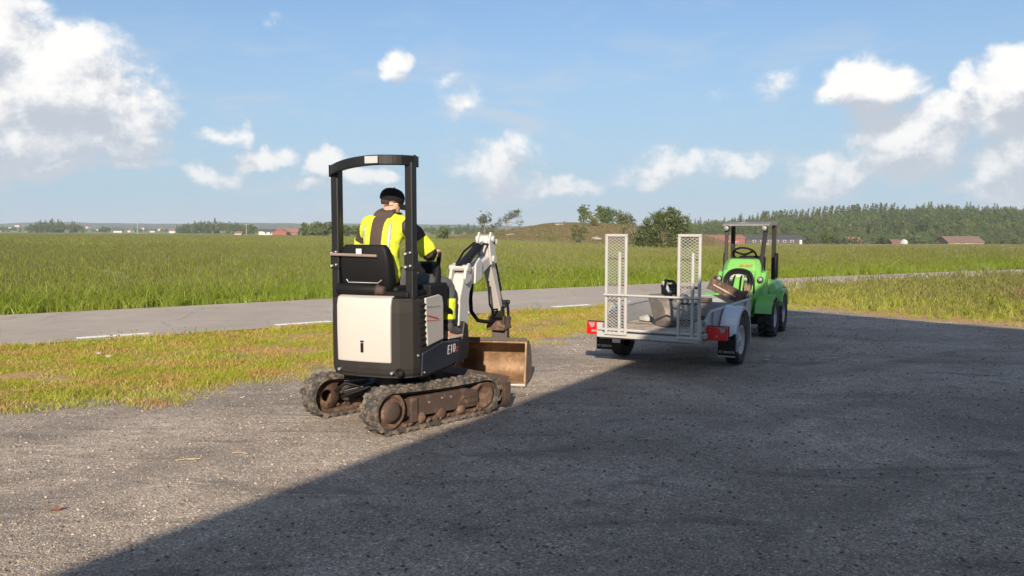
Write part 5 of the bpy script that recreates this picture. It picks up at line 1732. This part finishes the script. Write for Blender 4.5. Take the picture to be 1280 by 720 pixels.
def overlay(src, name, material, pred, off, parent, cuts=()):
    bm = bmesh.new(); bm.from_mesh(src.data)
    for co, no in cuts:
        bmesh.ops.bisect_plane(bm, geom=bm.verts[:] + bm.edges[:] + bm.faces[:], plane_co=co, plane_no=no, dist=1e-6)
    me = bpy.data.meshes.new('cut'); bm.to_mesh(me); bm.free(); me.update()
    vs, fs, mp = [], [], {}
    for p in me.polygons:
        if pred(p.center, p.normal):
            f = []
            for i in p.vertices:
                if i not in mp:
                    mp[i] = len(vs); v = me.vertices[i]; vs.append(v.co + v.normal * off)
                f.append(mp[i])
            fs.append(f)
    m2 = bpy.data.meshes.new(name); m2.from_pydata(vs, [], fs); m2.materials.append(material)
    m2.polygons.foreach_set('use_smooth', np.ones(len(fs), bool)); m2.update()
    o = link(name, m2, parent)
    sd = o.modifiers.new('cloth', 'SOLIDIFY'); sd.thickness = .006; sd.offset = 1
    return o


def along_arm(c, a, b):
    a, b = Vector(a), Vector(b); d = b - a
    t = (Vector(c) - a).dot(d) / d.length_squared
    return t, (Vector(c) - a - d * t).length


def vest_pred(c, n):
    x = c.x - HX
    t, dist = along_arm(c, RS, RE); t2, dist2 = along_arm(c, LS, LE)
    if t > .25 and dist < .12 or t2 > .25 and dist2 < .12:
        return False
    if c.z < 1.34:
        return True
    if c.z > 1.735:
        return False
    return .062 < abs(x) < .200


def sleeve_pred(c, n):
    for S, E2, W in ((RS, RE, RW_), (LS, LE, LW)):
        t, d = along_arm(c, S, E2)
        if .52 < t < .98 and d < .13 and abs(c.x - HX) > .21:
            return True
        t, d = along_arm(c, E2, W)
        if .52 < t < .80 and d < .10:
            return True
    return False


def cut_at(a, b, t):
    return (Vector(a).lerp(Vector(b), t), (Vector(b) - Vector(a)).normalized())


ve = overlay(jk, 'vest', C_HIVIS, vest_pred, .004, pr, [((HX + s * d, 0, 0), (1, 0, 0)) for s in (-1, 1) for d in (.062, .200)] + [((0, 0, z), (0, 0, 1)) for z in (1.34, 1.735)] + [cut_at(RS, RE, .25), cut_at(LS, LE, .25)])
overlay(jk, 'sleeve_band', C_HIVIS, sleeve_pred, .004, pr, [cut_at(S, E2, t) for S, E2 in ((RS, RE), (LS, LE)) for t in (.52, .98)] + [cut_at(E2, W, t) for E2, W in ((RE, RW_), (LE, LW)) for t in (.52, .80)] + [((HX + s * .21, 0, 0), (1, 0, 0)) for s in (-1, 1)])


def refl_pred(c, n):
    x = c.x - HX
    return (.112 < x < .128 or -.132 < x < -.118) and 1.36 < c.z < 1.64 and n.y < .2


overlay(jk, 'reflective_tape', C_REFL, refl_pred, .012, ve, [((HX + d, 0, 0), (1, 0, 0)) for d in (.112, .128, -.132, -.118)] + [((0, 0, z), (0, 0, 1)) for z in (1.36, 1.64)])
# hood lying on the shoulders
mb = MB(); secs = []
for i in range(9):
    t = i / 8
    y = -.045 - .175 * math.sin(t * math.pi * .5); z = 1.775 - .18 * t * t; w = .070 + .030 * math.sin(t * math.pi) - .055 * t ** 3
    secs.append([(HX + w * math.cos(a), y + .035 * math.sin(a) * (1 - .4 * t), z + .032 * math.sin(a)) for a in np.linspace(0, 2 * math.pi, 14, endpoint=False)])
mb.loft(secs); mb.build('hood', C_BROWN, jk, sub=1)
# trousers
N, E_ = [], []
p0_ = nd(HX + .005, -.16, 1.17, .165, .125)
for s, K, A in ((1, RK, RA), (-1, LK, LA)):
    h = nd(HX + s * .105, -.07, 1.165, .112, .105); th_ = nd(*Vector((HX + s * .105, -.07, 1.165)).lerp(Vector(K), .6), .098, .094); k = nd(*K, .086, .084); cf = nd(*Vector(K).lerp(Vector(A), .45), .074, .074); a = nd(*Vector(K).lerp(Vector(A), .92), .064, .064)
    ch(p0_, h, th_, k, cf, a)
tr_ = skin_mesh('trousers', N, E_, C_TROUS, 3, pr)
rumple(tr_, .009, 13)


def shin_pred(c, n):
    for K, A in ((RK, RA), (LK, LA)):
        t, d = along_arm(c, K, A)
        if .32 < t < .80 and d < .10:
            return True
    return False


overlay(tr_, 'shin_band', C_HIVIS, shin_pred, .004, pr, [cut_at(K, A, t) for K, A in ((RK, RA), (LK, LA)) for t in (.32, .80)])
for s, A in ((1, RA), (-1, LA)):
    N, E_ = [], []
    a = nd(A[0], A[1], .80, .060); b = nd(A[0], A[1] - .01, .735, .062, .066); c = nd(A[0] + s * .012, A[1] + .07, .700, .054, .046); d = nd(A[0] + s * .03, A[1] + .155, .688, .050, .036); e = nd(A[0] + s * .036, A[1] + .205, .682, .036, .026)
    ch(a, b, c, d, e)
    bt = skin_mesh('boot', N, E_, C_BOOT, 2, pr)
    mb = MB(); mb.M = Matrix.Translation((A[0] + s * .018, A[1] + .07, 0)) @ Matrix.Rotation(-s * .18, 4, 'Z')
    mb.prism([(-.045, -.12), (.045, -.12), (.052, .0), (.052, .09), (.034, .15), (-.034, .15), (-.052, .09), (-.052, .0)], .643, .666, 'z'); mb.build('sole', C_SOLE, bt, bevel=.006)
# cap and hair: the head is turned to the right and tipped forward
HM = Matrix.Translation((HX + .012, -.03, 1.850)) @ Matrix.Rotation(R(-58), 4, 'Z') @ Matrix.Rotation(R(-12), 4, 'X')
mb = MB(HM); secs = []
for z, rx, ry in ((.0, .088, .104), (.02, .091, .107), (.045, .091, .106), (.074, .082, .094), (.098, .060, .070), (.110, .03, .036), (.114, .004, .004)):
    secs.append([(rx * math.cos(a), ry * math.sin(a), z) for a in np.linspace(0, 2 * math.pi, 24, endpoint=False)])
mb.loft(secs); cap = mb.build('cap', C_CAP, pr)
mb = MB(HM)
rows = []
for t in np.linspace(0, 1, 6):
    rows.append([(.086 * math.sin(a) * (1 - .12 * t), (.100 + .095 * t) * math.cos(a) ** .6 if math.cos(a) > 0 else .1, -.002 - .034 * t - .018 * math.sin(a) ** 2) for a in np.linspace(-1.25, 1.25, 15)])
mb.loft(rows, closed=False); pk_ = mb.build('peak', C_CAP, cap); sd = pk_.modifiers.new('t', 'SOLIDIFY'); sd.thickness = .006
mb = MB(HM); mb.cyl((0, 0, .108), (0, 0, .118), .010, n=8); mb.build('button', C_CAP, cap)
mb = MB(HM); secs = []
for z, k in ((-.040, .84), (-.022, .90), (-.005, .93), (.02, .95)):
    secs.append([(.086 * k * math.cos(a), .100 * k * math.sin(a), z) for a in np.linspace(math.pi * 1.08, math.pi * 1.92, 14)])
mb.loft(secs, closed=False); hr = mb.build('hair', C_HAIR, pr); sd = hr.modifiers.new('t', 'SOLIDIFY'); sd.thickness = .004
# gloves-free wristband look: dark cuff at the right wrist
mb = MB(); mb.cyl(Vector(RE).lerp(Vector(RW_), .80), Vector(RE).lerp(Vector(RW_), .96), .050, .044, n=14); mb.build('cuff', C_CAP, jk)

# ------------------------------------------------------------------ wheels
def wheel(mbs, c, r, w, s, rim_r, tread=True, blocks=26, lug=.02):
    """adds tyre and rim geometry at c, axle along x, outside towards s"""
    ty, rm = mbs
    ty.lathe([(rim_r, -w * .36), (r * .86, -w * .50), (r * .965, -w * .46), (r, -w * .34), (r, w * .34), (r * .965, w * .46), (r * .86, w * .50), (rim_r, w * .36)], c, 'x', 32)
    for k in range(blocks if tread else 0):
        a = 2 * math.pi * k / blocks
        for sg in (-1, 1):
            aa = a + (math.pi / blocks if sg > 0 else 0)
            M = Matrix.Translation(c) @ Matrix.Rotation(aa, 4, 'X')
            old = ty.M; ty.M = (old @ M) if old is not None else M
            ty.box((sg * w * .245, 0, r + lug * .3), (w * .47, r * 2.9 / blocks, lug), (0, 0, sg * .45), (.92, .7))
            ty.M = old
    rm.lathe([(rim_r, -w * .36), (rim_r * 1.02, w * .2 * s), (rim_r * 1.04, s * w * .40), (rim_r * .96, s * w * .41), (rim_r * .88, s * w * .20), (rim_r * .62, s * w * .14), (rim_r * .50, s * w * .26), (rim_r * .30, s * w * .28), (rim_r * .26, s * w * .36), (.001, s * w * .37)], c, 'x', 28)
    for k in range(5):
        a = 2 * math.pi * k / 5
        p = Vector(c) + Vector((s * w * .26, rim_r * .40 * math.cos(a), rim_r * .40 * math.sin(a)))
        rm.cyl(p, p + Vector((s * .016, 0, 0)), .011, n=6)


# ------------------------------------------------------------------ the machine trailer
TR = Vector((2.06, 9.90, 0))
tl = empty('machine_trailer', TR, R(-29), 'galvanised machine trailer with two mesh ramps raised at its rear', 'trailer')
BW, Y0_, Y1_ = .585, -1.10, 1.35
mb = MB()
for x in (-BW + .03, BW - .03):
    mb.box((x, (Y0_ + Y1_) / 2, .395), (.06, Y1_ - Y0_, .09))
for y in np.linspace(Y0_ + .03, Y1_ - .03, 6):
    mb.box((0, y, .385), (2 * BW - .12, .05, .06))
mb.box((0, 0, .31), (1.30, .07, .07))
mb.bar((-.5, 1.3, .39), (-.05, 2.35, .40), .06, .08); mb.bar((.5, 1.3, .39), (.05, 2.35, .40), .06, .08); mb.box((0, 2.5, .42), (.07, .5, .07))
mb.build('chassis', P_GALV, tl, bevel=.006)
for k in range(7):                       # deck boards
    x = -BW + .115 + k * .157
    mb = MB(); mb.box((x, .12, .452), (.150, Y1_ - Y0_ - .05, .022)); mb.build('deck_board', P_PLY, tl, bevel=.003)
mb = MB(); mb.cyl((0, 2.55, .0), (0, 2.55, .5), .025, n=10); mb.lathe([(.03, -.03), (.09, -.03), (.10, 0), (.09, .03), (.03, .03)], (0, 2.55, .10), 'x', 18); mb.build('jockey_wheel', P_TYRE, tl)
for s in (-1, 1):                        # low sides with a raised front part
    mb = MB(); mb.prism([(Y0_ + .22, .44), (Y1_, .44), (Y1_, .66), (-.62, .66), (Y0_ + .22, .56)], s * BW - .012, s * BW + .012)
    sd_ = mb.build('side_board', P_GALV, tl, bevel=.005)
    mb = MB(); mb.cyl((s * BW, -.66, .675), (s * BW, Y1_, .675), .021, n=10); mb.cyl((s * BW, -.66, .675), (s * BW, Y0_ + .2, .57), .019, n=10)
    for y in (-.62, -.1, .45, 1.0):
        mb.box((s * (BW + .02), y, .55), (.03, .045, .24))
    mb.build('side_rail', P_GALV, sd_)
mb = MB(); mb.box((0, Y1_, .56), (2 * BW, .024, .24)); mb.cyl((-BW, Y1_, .69), (BW, Y1_, .69), .021, n=10); mb.build('front_board', P_GALV, tl, bevel=.005)
# rear sill
mb = MB(); mb.box((0, Y0_ - .03, .405), (2 * BW + .02, .06, .055)); mb.cyl((-BW, Y0_ - .055, .47), (BW, Y0_ - .055, .47), .018, n=10)
mb.box((BW - .02, Y0_ - .02, .50), (.09, .07, .20)); mb.box((-BW + .02, Y0_ - .02, .47), (.07, .06, .14))
mb.build('rear_sill', P_GALVW, tl, bevel=.005)


def ramp(x0, x1):
    yb, z0, z1 = Y0_ - .065, .43, 1.545
    mb = MB()
    for x in (x0, x1, x1 - .075):
        top = z1 if x != x1 - .075 else z1 - .19
        mb.box((x, yb, (z0 + top) / 2), (.030, .034, top - z0))
    mb.box(((x0 + x1) / 2, yb, z1), (x1 - x0 + .03, .034, .030)); mb.box(((x0 + x1) / 2, yb, z0), (x1 - x0 + .03, .036, .034))
    fr = mb.build('ramp', P_GALVW, tl, bevel=.004)
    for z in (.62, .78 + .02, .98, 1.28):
        mb = MB(); mb.box(((x0 + x1) / 2, yb + .026, z), (x1 - x0 - .02, .02, .026)); mb.build('rung', P_MUD_SHADE, fr)  # dark colour paints the shade onto the rungs
    # expanded metal
    mb = MB(); w = x1 - x0 - .02; cell_w, cell_h = .050, .034
    xa = x0 + .01
    for sgn in (-1, 1):
        k = -30
        while k < 80:
            pts = []
            za = z0 + k * cell_h
            # line from left edge rising or falling
            zl, zr = (za, za + w / cell_w * cell_h) if sgn > 0 else (za + w / cell_w * cell_h, za)
            def cut(zq):
                return (zq - zl) / (zr - zl)
            ta, tb = 0., 1.
            if sgn > 0:
                ta = max(0, cut(z0)); tb = min(1, cut(z1))
            else:
                ta = max(0, cut(z1)); tb = min(1, cut(z0))
            if tb - ta > .08:
                mb.bar((xa + w * ta, yb + .010 + .002 * sgn, zl + (zr - zl) * ta), (xa + w * tb, yb + .010 + .002 * sgn, zl + (zr - zl) * tb), .0035, .0085, up=(0, 1, 0))
            k += 1
    o = mb.build('expanded_metal', P_GALVW, fr); o['kind'] = 'stuff'
    return fr


ramp(-BW + .110, -BW + .345); ramp(BW - .215, BW + .015)
mb = MB(); mb.cyl((-BW + .09, Y0_ - .10, .870), (BW + .03, Y0_ - .10, .870), .014, n=8); mb.build('ramp_bar', P_GALVW, tl)
# mudguards, wheels, lamps, flaps
for s in (-1, 1):
    mb = MB(); xo, xi = s * (BW + .235), s * (BW + .03)
    outer, inner_ = [], []
    for k in range(15):
        a = math.pi * (1.08 - 1.16 * k / 14)
        outer.append((.365 * math.cos(a), .30 + .40 * math.sin(a))); inner_.append((.352 * math.cos(a), .30 + .387 * math.sin(a)))
    secs = [[(x, *p) for p in outer] + [(x, *p) for p in inner_[::-1]] for x in (xi, xi + (xo - xi) * .9, xo)]
    secs[2] = [(xo, y * .96, z - .012) for x, y, z in secs[2]]
    mb.loft(secs, smooth=False)
    rim_s = [[(xo + s * d, *p) for d, p in zip([0] * len(outer), outer)], [(xo, y * .90, .30 + (z - .30) * .90) for y, z in outer]]
    mb.loft([rim_s[0], rim_s[1]], closed=False, smooth=False, caps=False)
    mg = mb.build('mudguard', P_FENDER, tl, bevel=.008)
    t_, r_2 = MB(), MB()
    wheel((t_, r_2), (s * (BW + .135), 0, .29), .282, .165, s, .17, True, 40, .008)
    wh = t_.build('wheel', P_TYRE, tl); r_2.build('rim', P_RIM, wh)
    # lamp bracket, lamp, flap
    mb = MB(); mb.box((s * (BW + (.12 if s > 0 else .05)), -.70 if s > 0 else -.86, .430), (.25 if s > 0 else .15, .30 if s > 0 else .38, .025)); mb.box((s * (BW + .02), -.75, .43), (.04, .5, .05)); mb.build('lamp_bracket', P_GALVW, tl, bevel=.004)
    yl = -.86 if s > 0 else -1.02
    xl = s * (BW + .135) if s > 0 else s * (BW + .07)
    mb = MB(); mb.box((xl, yl, 0.460), (.235, .06, .150)); lp = mb.build('tail_lamp', P_RED, tl, bevel=.010)
    mb = MB(); mb.box((xl, yl + .035, 0.460), (.248, .03, .163)); mb.build('lamp_housing', P_BLACK, lp, bevel=.006)
    mb = MB(); sx = xl + (.055 if s > 0 else -.055)
    mb.add([(sx - .035, yl - .0315, 0.525), (sx + .045, yl - .0315, 0.525), (sx + .035, yl - .0315, 0.480), (sx + .0, yl - .0315, 0.470)], [(0, 1, 2, 3)]); mb.build('clear_lens', P_LENSW, lp)
    mb = MB(); mb.add([(xl - .015, yl - .0318, 0.425), (xl + .015, yl - .0318, 0.425), (xl, yl - .0318, 0.453)], [(0, 1, 2)]); mb.add([(xl - .075 * s - .012, yl - .0318, 0.490), (xl - .075 * s + .012, yl - .0318, 0.490), (xl - .075 * s, yl - .0318, 0.510)], [(0, 1, 2)]); mb.build('reflector', P_ORANGE, lp)
    yfp = -.43 if s > 0 else -.62
    xfp = s * (BW + .135)
    mb = MB(); mb.box((xfp, yfp, .275), (.205, .012, .27)); fl = mb.build('mud_flap', P_BLACK, tl, bevel=.004)
    mb = MB(); mb.box((xfp, yfp - .008, .147), (.205, .004, .012)); mb.build('flap_edge', P_STEEL, fl)
    Mt = Matrix.Translation((xfp - .088, yfp - .0075, .185)) @ Matrix.Rotation(R(90), 4, 'X')
    text_mesh('BY BADOK', .038, .0006, P_STICK, 'lettering', fl, Mt)

# load on the trailer: an upright digging bucket with a hose on it
lb_ = empty('digging_bucket', TR + Matrix.Rotation(R(-29), 3, 'Z') @ Vector((.0, -.30, .464)), R(-29 + 48), 'grey brown digging bucket with a black hitch lying on the trailer deck', 'bucket')
lb_.scale = (1.0, 1.0, .86)
P_BGREY = mat('scuffed grey bucket steel', (.17, .145, .125), .6, var=.35, scale=6, bump=.3, bscale=30, dirt=((.30, .25, .21), .42, 6))
prof = [(-.30, .02), (-.32, .10), (-.27, .24), (-.17, .35), (-.02, .42), (.10, .43)]
inn_ = [(y + .02 * (.6 if i > 2 else 1), z - .02 * (1 if i > 2 else .2)) for i, (y, z) in enumerate(prof)]
mb = MB(); secs = [[(x, *p) for p in prof] + [(x, *p) for p in inn_[::-1]] for x in (-.21, .21)]
mb.loft(secs, smooth=False); mb.build('shell', P_BGREY, lb_, bevel=.004)
for xx in (-.215, .215):
    mb = MB(); mb.prism([(-.30, .02), (-.32, .10), (-.27, .24), (-.17, .35), (-.02, .42), (.10, .43), (.16, .40), (.04, .16), (-.06, .0)], xx - .008, xx + .008); mb.build('side_plate', P_BGREY, lb_, bevel=.003)
mb = MB()
for xx in (-.06, .06):
    mb.prism([(-.16, .36), (.10, .42), (.10, .54), (.03, .59), (-.05, .56), (-.10, .47)], xx - .012, xx + .012)
mb.cyl((-.10, .04, .54), (.10, .04, .54), .025, n=10); mb.cyl((-.10, -.07, .48), (.10, -.07, .48), .025, n=10)
mb.build('hitch', P_BLACK, lb_, bevel=.004)
mb = MB(); mb.bar((-.09, -.14, .46), (-.09, .02, .60), .045, .03); mb.build('pale_bar', P_GALVW, lb_, bevel=.004)
mb = MB(); mb.tube([(-.1, -.2, .40), (-.14, -.1, .50), (-.05, .03, .62), (.07, .06, .60), (.11, -.02, .50)], .02, 8); mb.build('hose', P_SEAT, lb_)
# rubble bucket on the deck behind it and a plate leaning on the front board
gl = empty('grading_bucket', TR + Matrix.Rotation(R(-29), 3, 'Z') @ Vector((.22, .40, .464)), R(-29 - 8), 'muddy grey brown grading bucket lying on the front half of the trailer', 'bucket')
gl.scale = (1.0, 1.0, .75)
mb = MB(); pf = [(-.20, .01), (-.24, .10), (-.20, .22), (-.10, .29), (.04, .31)]; pi_ = [(y + .02, z - .012) for y, z in pf]
mb.loft([[(x, *p) for p in pf] + [(x, *p) for p in pi_[::-1]] for x in (-.33, .33)], smooth=False); mb.build('shell', P_BGREY, gl, bevel=.004)
for xx in (-.335, .335):
    mb = MB(); mb.prism(pf + [(.12, .28), (.05, .0)], xx - .008, xx + .008); mb.build('side_plate', P_BGREY, gl, bevel=.003)
mb = MB(); mb.box((0, -.02, .34), (.18, .14, .07)); mb.build('hitch', P_BUCKOUT, gl, bevel=.006)
Tm = Matrix.Rotation(R(-29), 3, 'Z')
for i, (x, y, s, a, lb2) in enumerate([(-.35, -.15, .16, .3, 'pale broken stone lying on the trailer deck left of the bucket'), (.36, -.35, .17, 1.1, 'pale broken stone on the trailer deck behind the right ramp'), (.42, .05, .14, 2.0, 'small pale stone by the trailer right side board')]):
    o = link('rubble_stone', stone(90 + i)); o.data.materials.append(M_PALE)
    o.location = TR + Tm @ Vector((x, y, .464 + s * .25)); o.scale = (s * 1.4, s, s); o.rotation_euler.z = a
    tag(o, lb2, 'stone')
# the rusty beam lying across the trailer front, before the loader
rb = empty('rusty_beam', TR + Tm @ Vector((.26, 1.28, .715)), R(-29), 'rusty brown steel box beam lying tilted on the trailer front before the green loader', 'beam')
MT = Matrix.Rotation(R(24), 4, 'Y')
mb = MB(MT); mb.box((0, 0, .07), (.50, .15, .15)); mb.build('beam', P_RUST, rb, bevel=.01)
mb = MB(MT); mb.box((-.235, 0, .085), (.03, .17, .19)); mb.box((.235, 0, .085), (.03, .17, .19)); mb.build('end_plate', P_BUCKOUT, rb, bevel=.005)
mb = MB(MT); mb.box((-.02, -.077, .07), (.34, .006, .02), (0, .05, 0)); mb.build('scraped_strip', P_PLY, rb)

# ------------------------------------------------------------------ the green loader
LO = Vector((3.70, 12.62, 0))
ld = empty('mini_loader', LO, R(152), 'lime green articulated mini loader with an open roof frame behind the trailer', 'loader')
for s in (-1, 1):
    for y in (.37, -.37):
        t_, r_2 = MB(), MB()
        wheel((t_, r_2), (s * .42, y, .285), .272, .24, s, .145, True, 17, .034)
        wh = t_.build('wheel', P_TYRE, ld); r_2.build('rim', P_RIM, wh)
mb = MB(); mb.box((0, .37, .30), (.56, .30, .24)); mb.box((0, -.37, .30), (.56, .40, .24)); mb.box((0, 0, .33), (.22, .5, .2)); mb.build('axle_frame', P_BLACK, ld, bevel=.01)
# front frame: tall sloping nose with the instrument cowl
mb = MB()
secs = []
for z, w0, ya, yb in ((.28, .27, .12, .58), (.50, .29, .12, .60), (.72, .30, .12, .56), (.92, .295, .12, .47), (1.06, .28, .13, .40), (1.14, .25, .15, .34), (1.165, .20, .18, .31)):
    secs.append([(-w0, ya, z), (w0, ya, z), (w0, yb - .10, z), (w0 * .72, yb, z), (-w0 * .72, yb, z), (-w0, yb - .10, z)])
mb.loft(secs, smooth=False)
nose_ = mb.build('front_cowl', P_GREEN, ld, bevel=.022, seg=3)
# recess frame round the boom foot
mb = MB()
for s in (-1, 1):
    mb.prism([(.50, .36), (.66, .40), (.70, .60), (.60, .86), (.50, 1.00), (.44, .98), (.50, .70)], s * .20 - .035, s * .20 + .035)
mb.build('boom_tower', P_GREEN, ld, bevel=.015)
mb = MB(); mb.prism([(.56, .40), (.60, .40), (.605, .60), (.575, .78), (.52, .90), (.50, .90), (.55, .70)], -.16, .16); mb.build('recess_shade_plate', P_BLACK, ld)  # black plate stands in for the shade inside the hose arch
mb = MB(); pts = [(-.235, .62, .66), (-.225, .60, .84), (-.16, .56, .965), (-.02, .55, 1.005), (.12, .56, .975), (.20, .59, .86), (.17, .63, .76)]
pts = [tuple(Vector((a.x, c.y, a.y))) for a, c in zip(catmull([(p[0], p[2]) for p in pts], 5), catmull([(p[0], p[1]) for p in pts], 5))]
mb.tube(pts, .024, 9); mb.tube([(p[0] * .88, p[1] + .03, p[2] - .035) for p in pts], .018, 8); mb.build('hose_arch', P_SEAT, ld)
mb = MB(); mb.box((.02, .535, .86), (.19, .012, .15), (-.25, 0, 0)); sg_ = mb.build('load_sign', P_STICK, ld)
mb = MB(); mb.box((.055, .527, .83), (.09, .014, .05), (-.25, 0, 0)); mb.build('sign_band', P_STYEL, sg_)
Mt = Matrix.Translation((.095, .5445, .873)) @ Matrix.Rotation(R(180), 4, 'Z') @ Matrix.Rotation(R(76), 4, 'X')
text_mesh('50', .07, .001, P_STYEL, 'lettering', sg_, Mt)
Mt = Matrix.Translation((.02, .427, 1.045)) @ Matrix.Rotation(R(180), 4, 'Z') @ Matrix.Rotation(R(62), 4, 'X')
text_mesh('AVANT', .062, .001, P_STRED, 'lettering', nose_, Mt)
# loader boom reaching down in front
mb = MB(); mb.prism([(.44, .88), (.56, .90), (.82, .52), (.92, .26), (.86, .20), (.76, .24), (.68, .50)], -.085, .085)
lbm = mb.build('lift_boom', P_GREEN, ld, bevel=.015)
for dx in (-.05, .05):
    mb = MB(); mb.tube([(dx, .50, .93), (dx, .60, .90), (dx * 1.2, .74, .70), (dx * 1.3, .86, .48), (dx, .93, .34)], .013, 7); mb.build('boom_hose', P_SEAT, lbm)
mb = MB(); mb.cyl((-.13, .52, .86), (.13, .52, .86), .045, n=14); mb.build('boom_pin', P_STEEL, lbm)
mb = MB(); mb.cyl((.0, .60, .42), (.0, .74, .62), .035, n=12); mb.build('lift_cylinder', P_BLACK, ld)
mb = MB(); mb.box((0, .91, .26), (.46, .05, .30)); mb.box((.17, .95, .28), (.05, .06, .34)); mb.box((-.17, .95, .28), (.05, .06, .34)); mb.build('tool_plate', P_BLACK, ld, bevel=.006)
mb = MB(); mb.tube([(-.12, .62, .80), (-.17, .70, .70), (-.16, .72, .60), (-.1, .70, .55)], .02, 8); mb.box((-.16, .66, .72), (.09, .08, .12)); mb.box((-.14, .68, .62), (.10, .07, .07)); mb.build('hydraulic_block', mat('muddy valve block', (.19, .13, .09), .7, var=.4, scale=25), ld, bevel=.006)
# wheel arches
for s in (-1, 1):
    mb = MB()
    o_, i_ = [], []
    for k in range(9):
        a = math.pi * (.98 - .92 * k / 8)
        o_.append((.37 + .34 * math.cos(a), .30 + .335 * math.sin(a))); i_.append((.37 + .325 * math.cos(a), .30 + .32 * math.sin(a)))
    mb.loft([[(x, *p) for p in o_] + [(x, *p) for p in i_[::-1]] for x in (s * .27, s * .52)], smooth=False)
    mb.prism([(.10, .40), (.48, .55), (.44, .80), (.30, .96), (.12, .98)], s * .27, s * .36)
    mb.build('wheel_arch', P_GREEN, ld, bevel=.012)
    # lamp on the arch
    mb = MB(); mb.lathe([(.001, .03), (.04, .03), (.045, 0), (.04, -.03), (.001, -.03)], (s * .31, .47, .86), 'y', 16); lm = mb.build('work_lamp', P_BLACK, ld)
    mb = MB(); mb.lathe([(.001, .034), (.034, .034), (.034, .028)], (s * .31, .47, .86), 'y', 14); mb.build('lens', P_LENSW, lm)
# rear engine hood with its shoulders
mb = MB(); secs = []
for y, w, z0, z1 in ((-.05, .38, .42, .72), (-.16, .43, .40, .80), (-.50, .46, .38, .82), (-.85, .45, .36, .80), (-.98, .41, .38, .72)):
    secs.append([(-w, y, z0), (w, y, z0), (w, y, z1 - .10), (w * .82, y, z1), (-w * .82, y, z1), (-w, y, z1 - .10)])
mb.loft(secs, smooth=False); eh = mb.build('engine_hood', P_GREEN, ld, bevel=.03, seg=3)
mb = MB(); mb.cyl((-.30, -.72, .80), (-.30, -.72, .86), .05, n=14); mb.build('fuel_cap', P_BLACK, eh)
for k in range(5):
    mb = MB(); mb.box((-.458, -.80, .44 + k * .055), (.012, .20, .026)); mb.build('vent_slat', P_BLACK, eh)
mb = MB(); mb.box((0, .20, 1.172), (.34, .12, .02)); mb.build('dash_panel', P_BLACK, nose_, bevel=.005)
for s in (-1, 1):
    mb = MB(); mb.box((s * .301, .30, .70), (.006, .012, .62)); mb.build('panel_gap', P_BLACK, nose_)
for s in (-1, 1):
    mb = MB(); mb.prism([(-.70, .40), (-.66, .62), (-.50, .68), (-.2, .66), (-.08, .5), (-.1, .42), (-.2, .56), (-.37, .62), (-.55, .55), (-.62, .40)], s * .42, s * .54); mb.build('wheel_arch', P_GREEN, ld, bevel=.01)
# seat with side rests, steering wheel
mb = MB(); mb.box((0, -.22, .86), (.44, .42, .10)); mb.box((0, -.42, 1.02), (.42, .10, .34), (.12, 0, 0)); mb.build('seat', P_SEAT, ld, bevel=.03, seg=3)
for s in (-1, 1):
    mb = MB(); secs = []
    for z, w in ((.86, .02), (.90, .045), (1.0, .055), (1.14, .055), (1.21, .045), (1.24, .02)):
        secs.append([(s * .40 + .03 * math.cos(a), -.30 + w * 1.6 * math.sin(a), z) for a in np.linspace(0, 6.283, 12, endpoint=False)])
    mb.loft(secs); mb.build('side_rest', P_SEAT, ld)
mb = MB(); Ms = Matrix.Translation((.0, .16, 1.225)) @ Matrix.Rotation(R(38), 4, 'X')
mb.M = Ms; mb.tube([(.175 * math.cos(a), .175 * math.sin(a), 0) for a in np.linspace(0, 6.2832, 30)], .016, 8, caps=False)
for k in range(3):
    a = k * 2.094 + .5; mb.bar((0, 0, -.01), (.17 * math.cos(a), .17 * math.sin(a), 0), .03, .012)
mb.cyl((0, 0, -.2), (0, 0, .01), .024, n=10); mb.build('steering_wheel', P_SEAT, ld)
mb = MB(); mb.tube([(-.24, .10, 1.05), (-.25, .05, 1.20), (-.25, .04, 1.28)], .012, 7); mb.cyl((-.25, .04, 1.27), (-.25, .03, 1.33), .022, n=10); mb.build('control_lever', P_SEAT, ld)
# roof frame: rear posts upright, front posts sloping, lamps
for s in (-1, 1):
    mb = MB(); mb.box((s * .325, -.50, 1.21), (.06, .07, .96)); mb.build('roof_post', P_DARK, ld, bevel=.006)
    mb = MB(); mb.bar((s * .265, .26, .98), (s * .30, .06, 1.66), .052, .058); mb.build('roof_post', P_DARK, ld, bevel=.006)
    mb = MB(); mb.lathe([(.001, .05), (.045, .05), (.05, 0), (.03, -.04), (.001, -.04)], (s * .29, .11, 1.635), 'y', 16); lm = mb.build('work_lamp', P_DARK, ld)
    mb = MB(); mb.lathe([(.001, .055), (.04, .055), (.04, .045)], (s * .29, .11, 1.635), 'y', 14); mb.build('lens', P_LENSW, lm)
mb = MB(); mb.prism([(.13, 1.665), (.12, 1.70), (-.10, 1.735), (-.50, 1.74), (-.57, 1.72), (-.57, 1.68)], -.36, .36); mb.build('roof', P_ROOF, ld, bevel=.012)

# ------------------------------------------------------------------ haze: the air between here and the far hills
mb = MB(); mb.box((0, 1250, 17), (5800, 2900, 56))
hz = mb.build('haze', None)
hz.data.materials.clear()
hm = bpy.data.materials.new('haze'); hm.use_nodes = True
ht = NT(hm.node_tree); ht.n.clear()
pv = ht.new('ShaderNodeVolumePrincipled'); pv.inputs['Color'].default_value = (.80, .88, 1.0, 1); pv.inputs['Density'].default_value = .00027; pv.inputs['Anisotropy'].default_value = 0.0
ho = ht.new('ShaderNodeOutputMaterial'); ht.l.new(pv.outputs[0], ho.inputs['Volume'])
hz.data.materials.append(hm)
tag(hz, 'thin pale summer haze over the fields', 'haze', None, 'stuff')
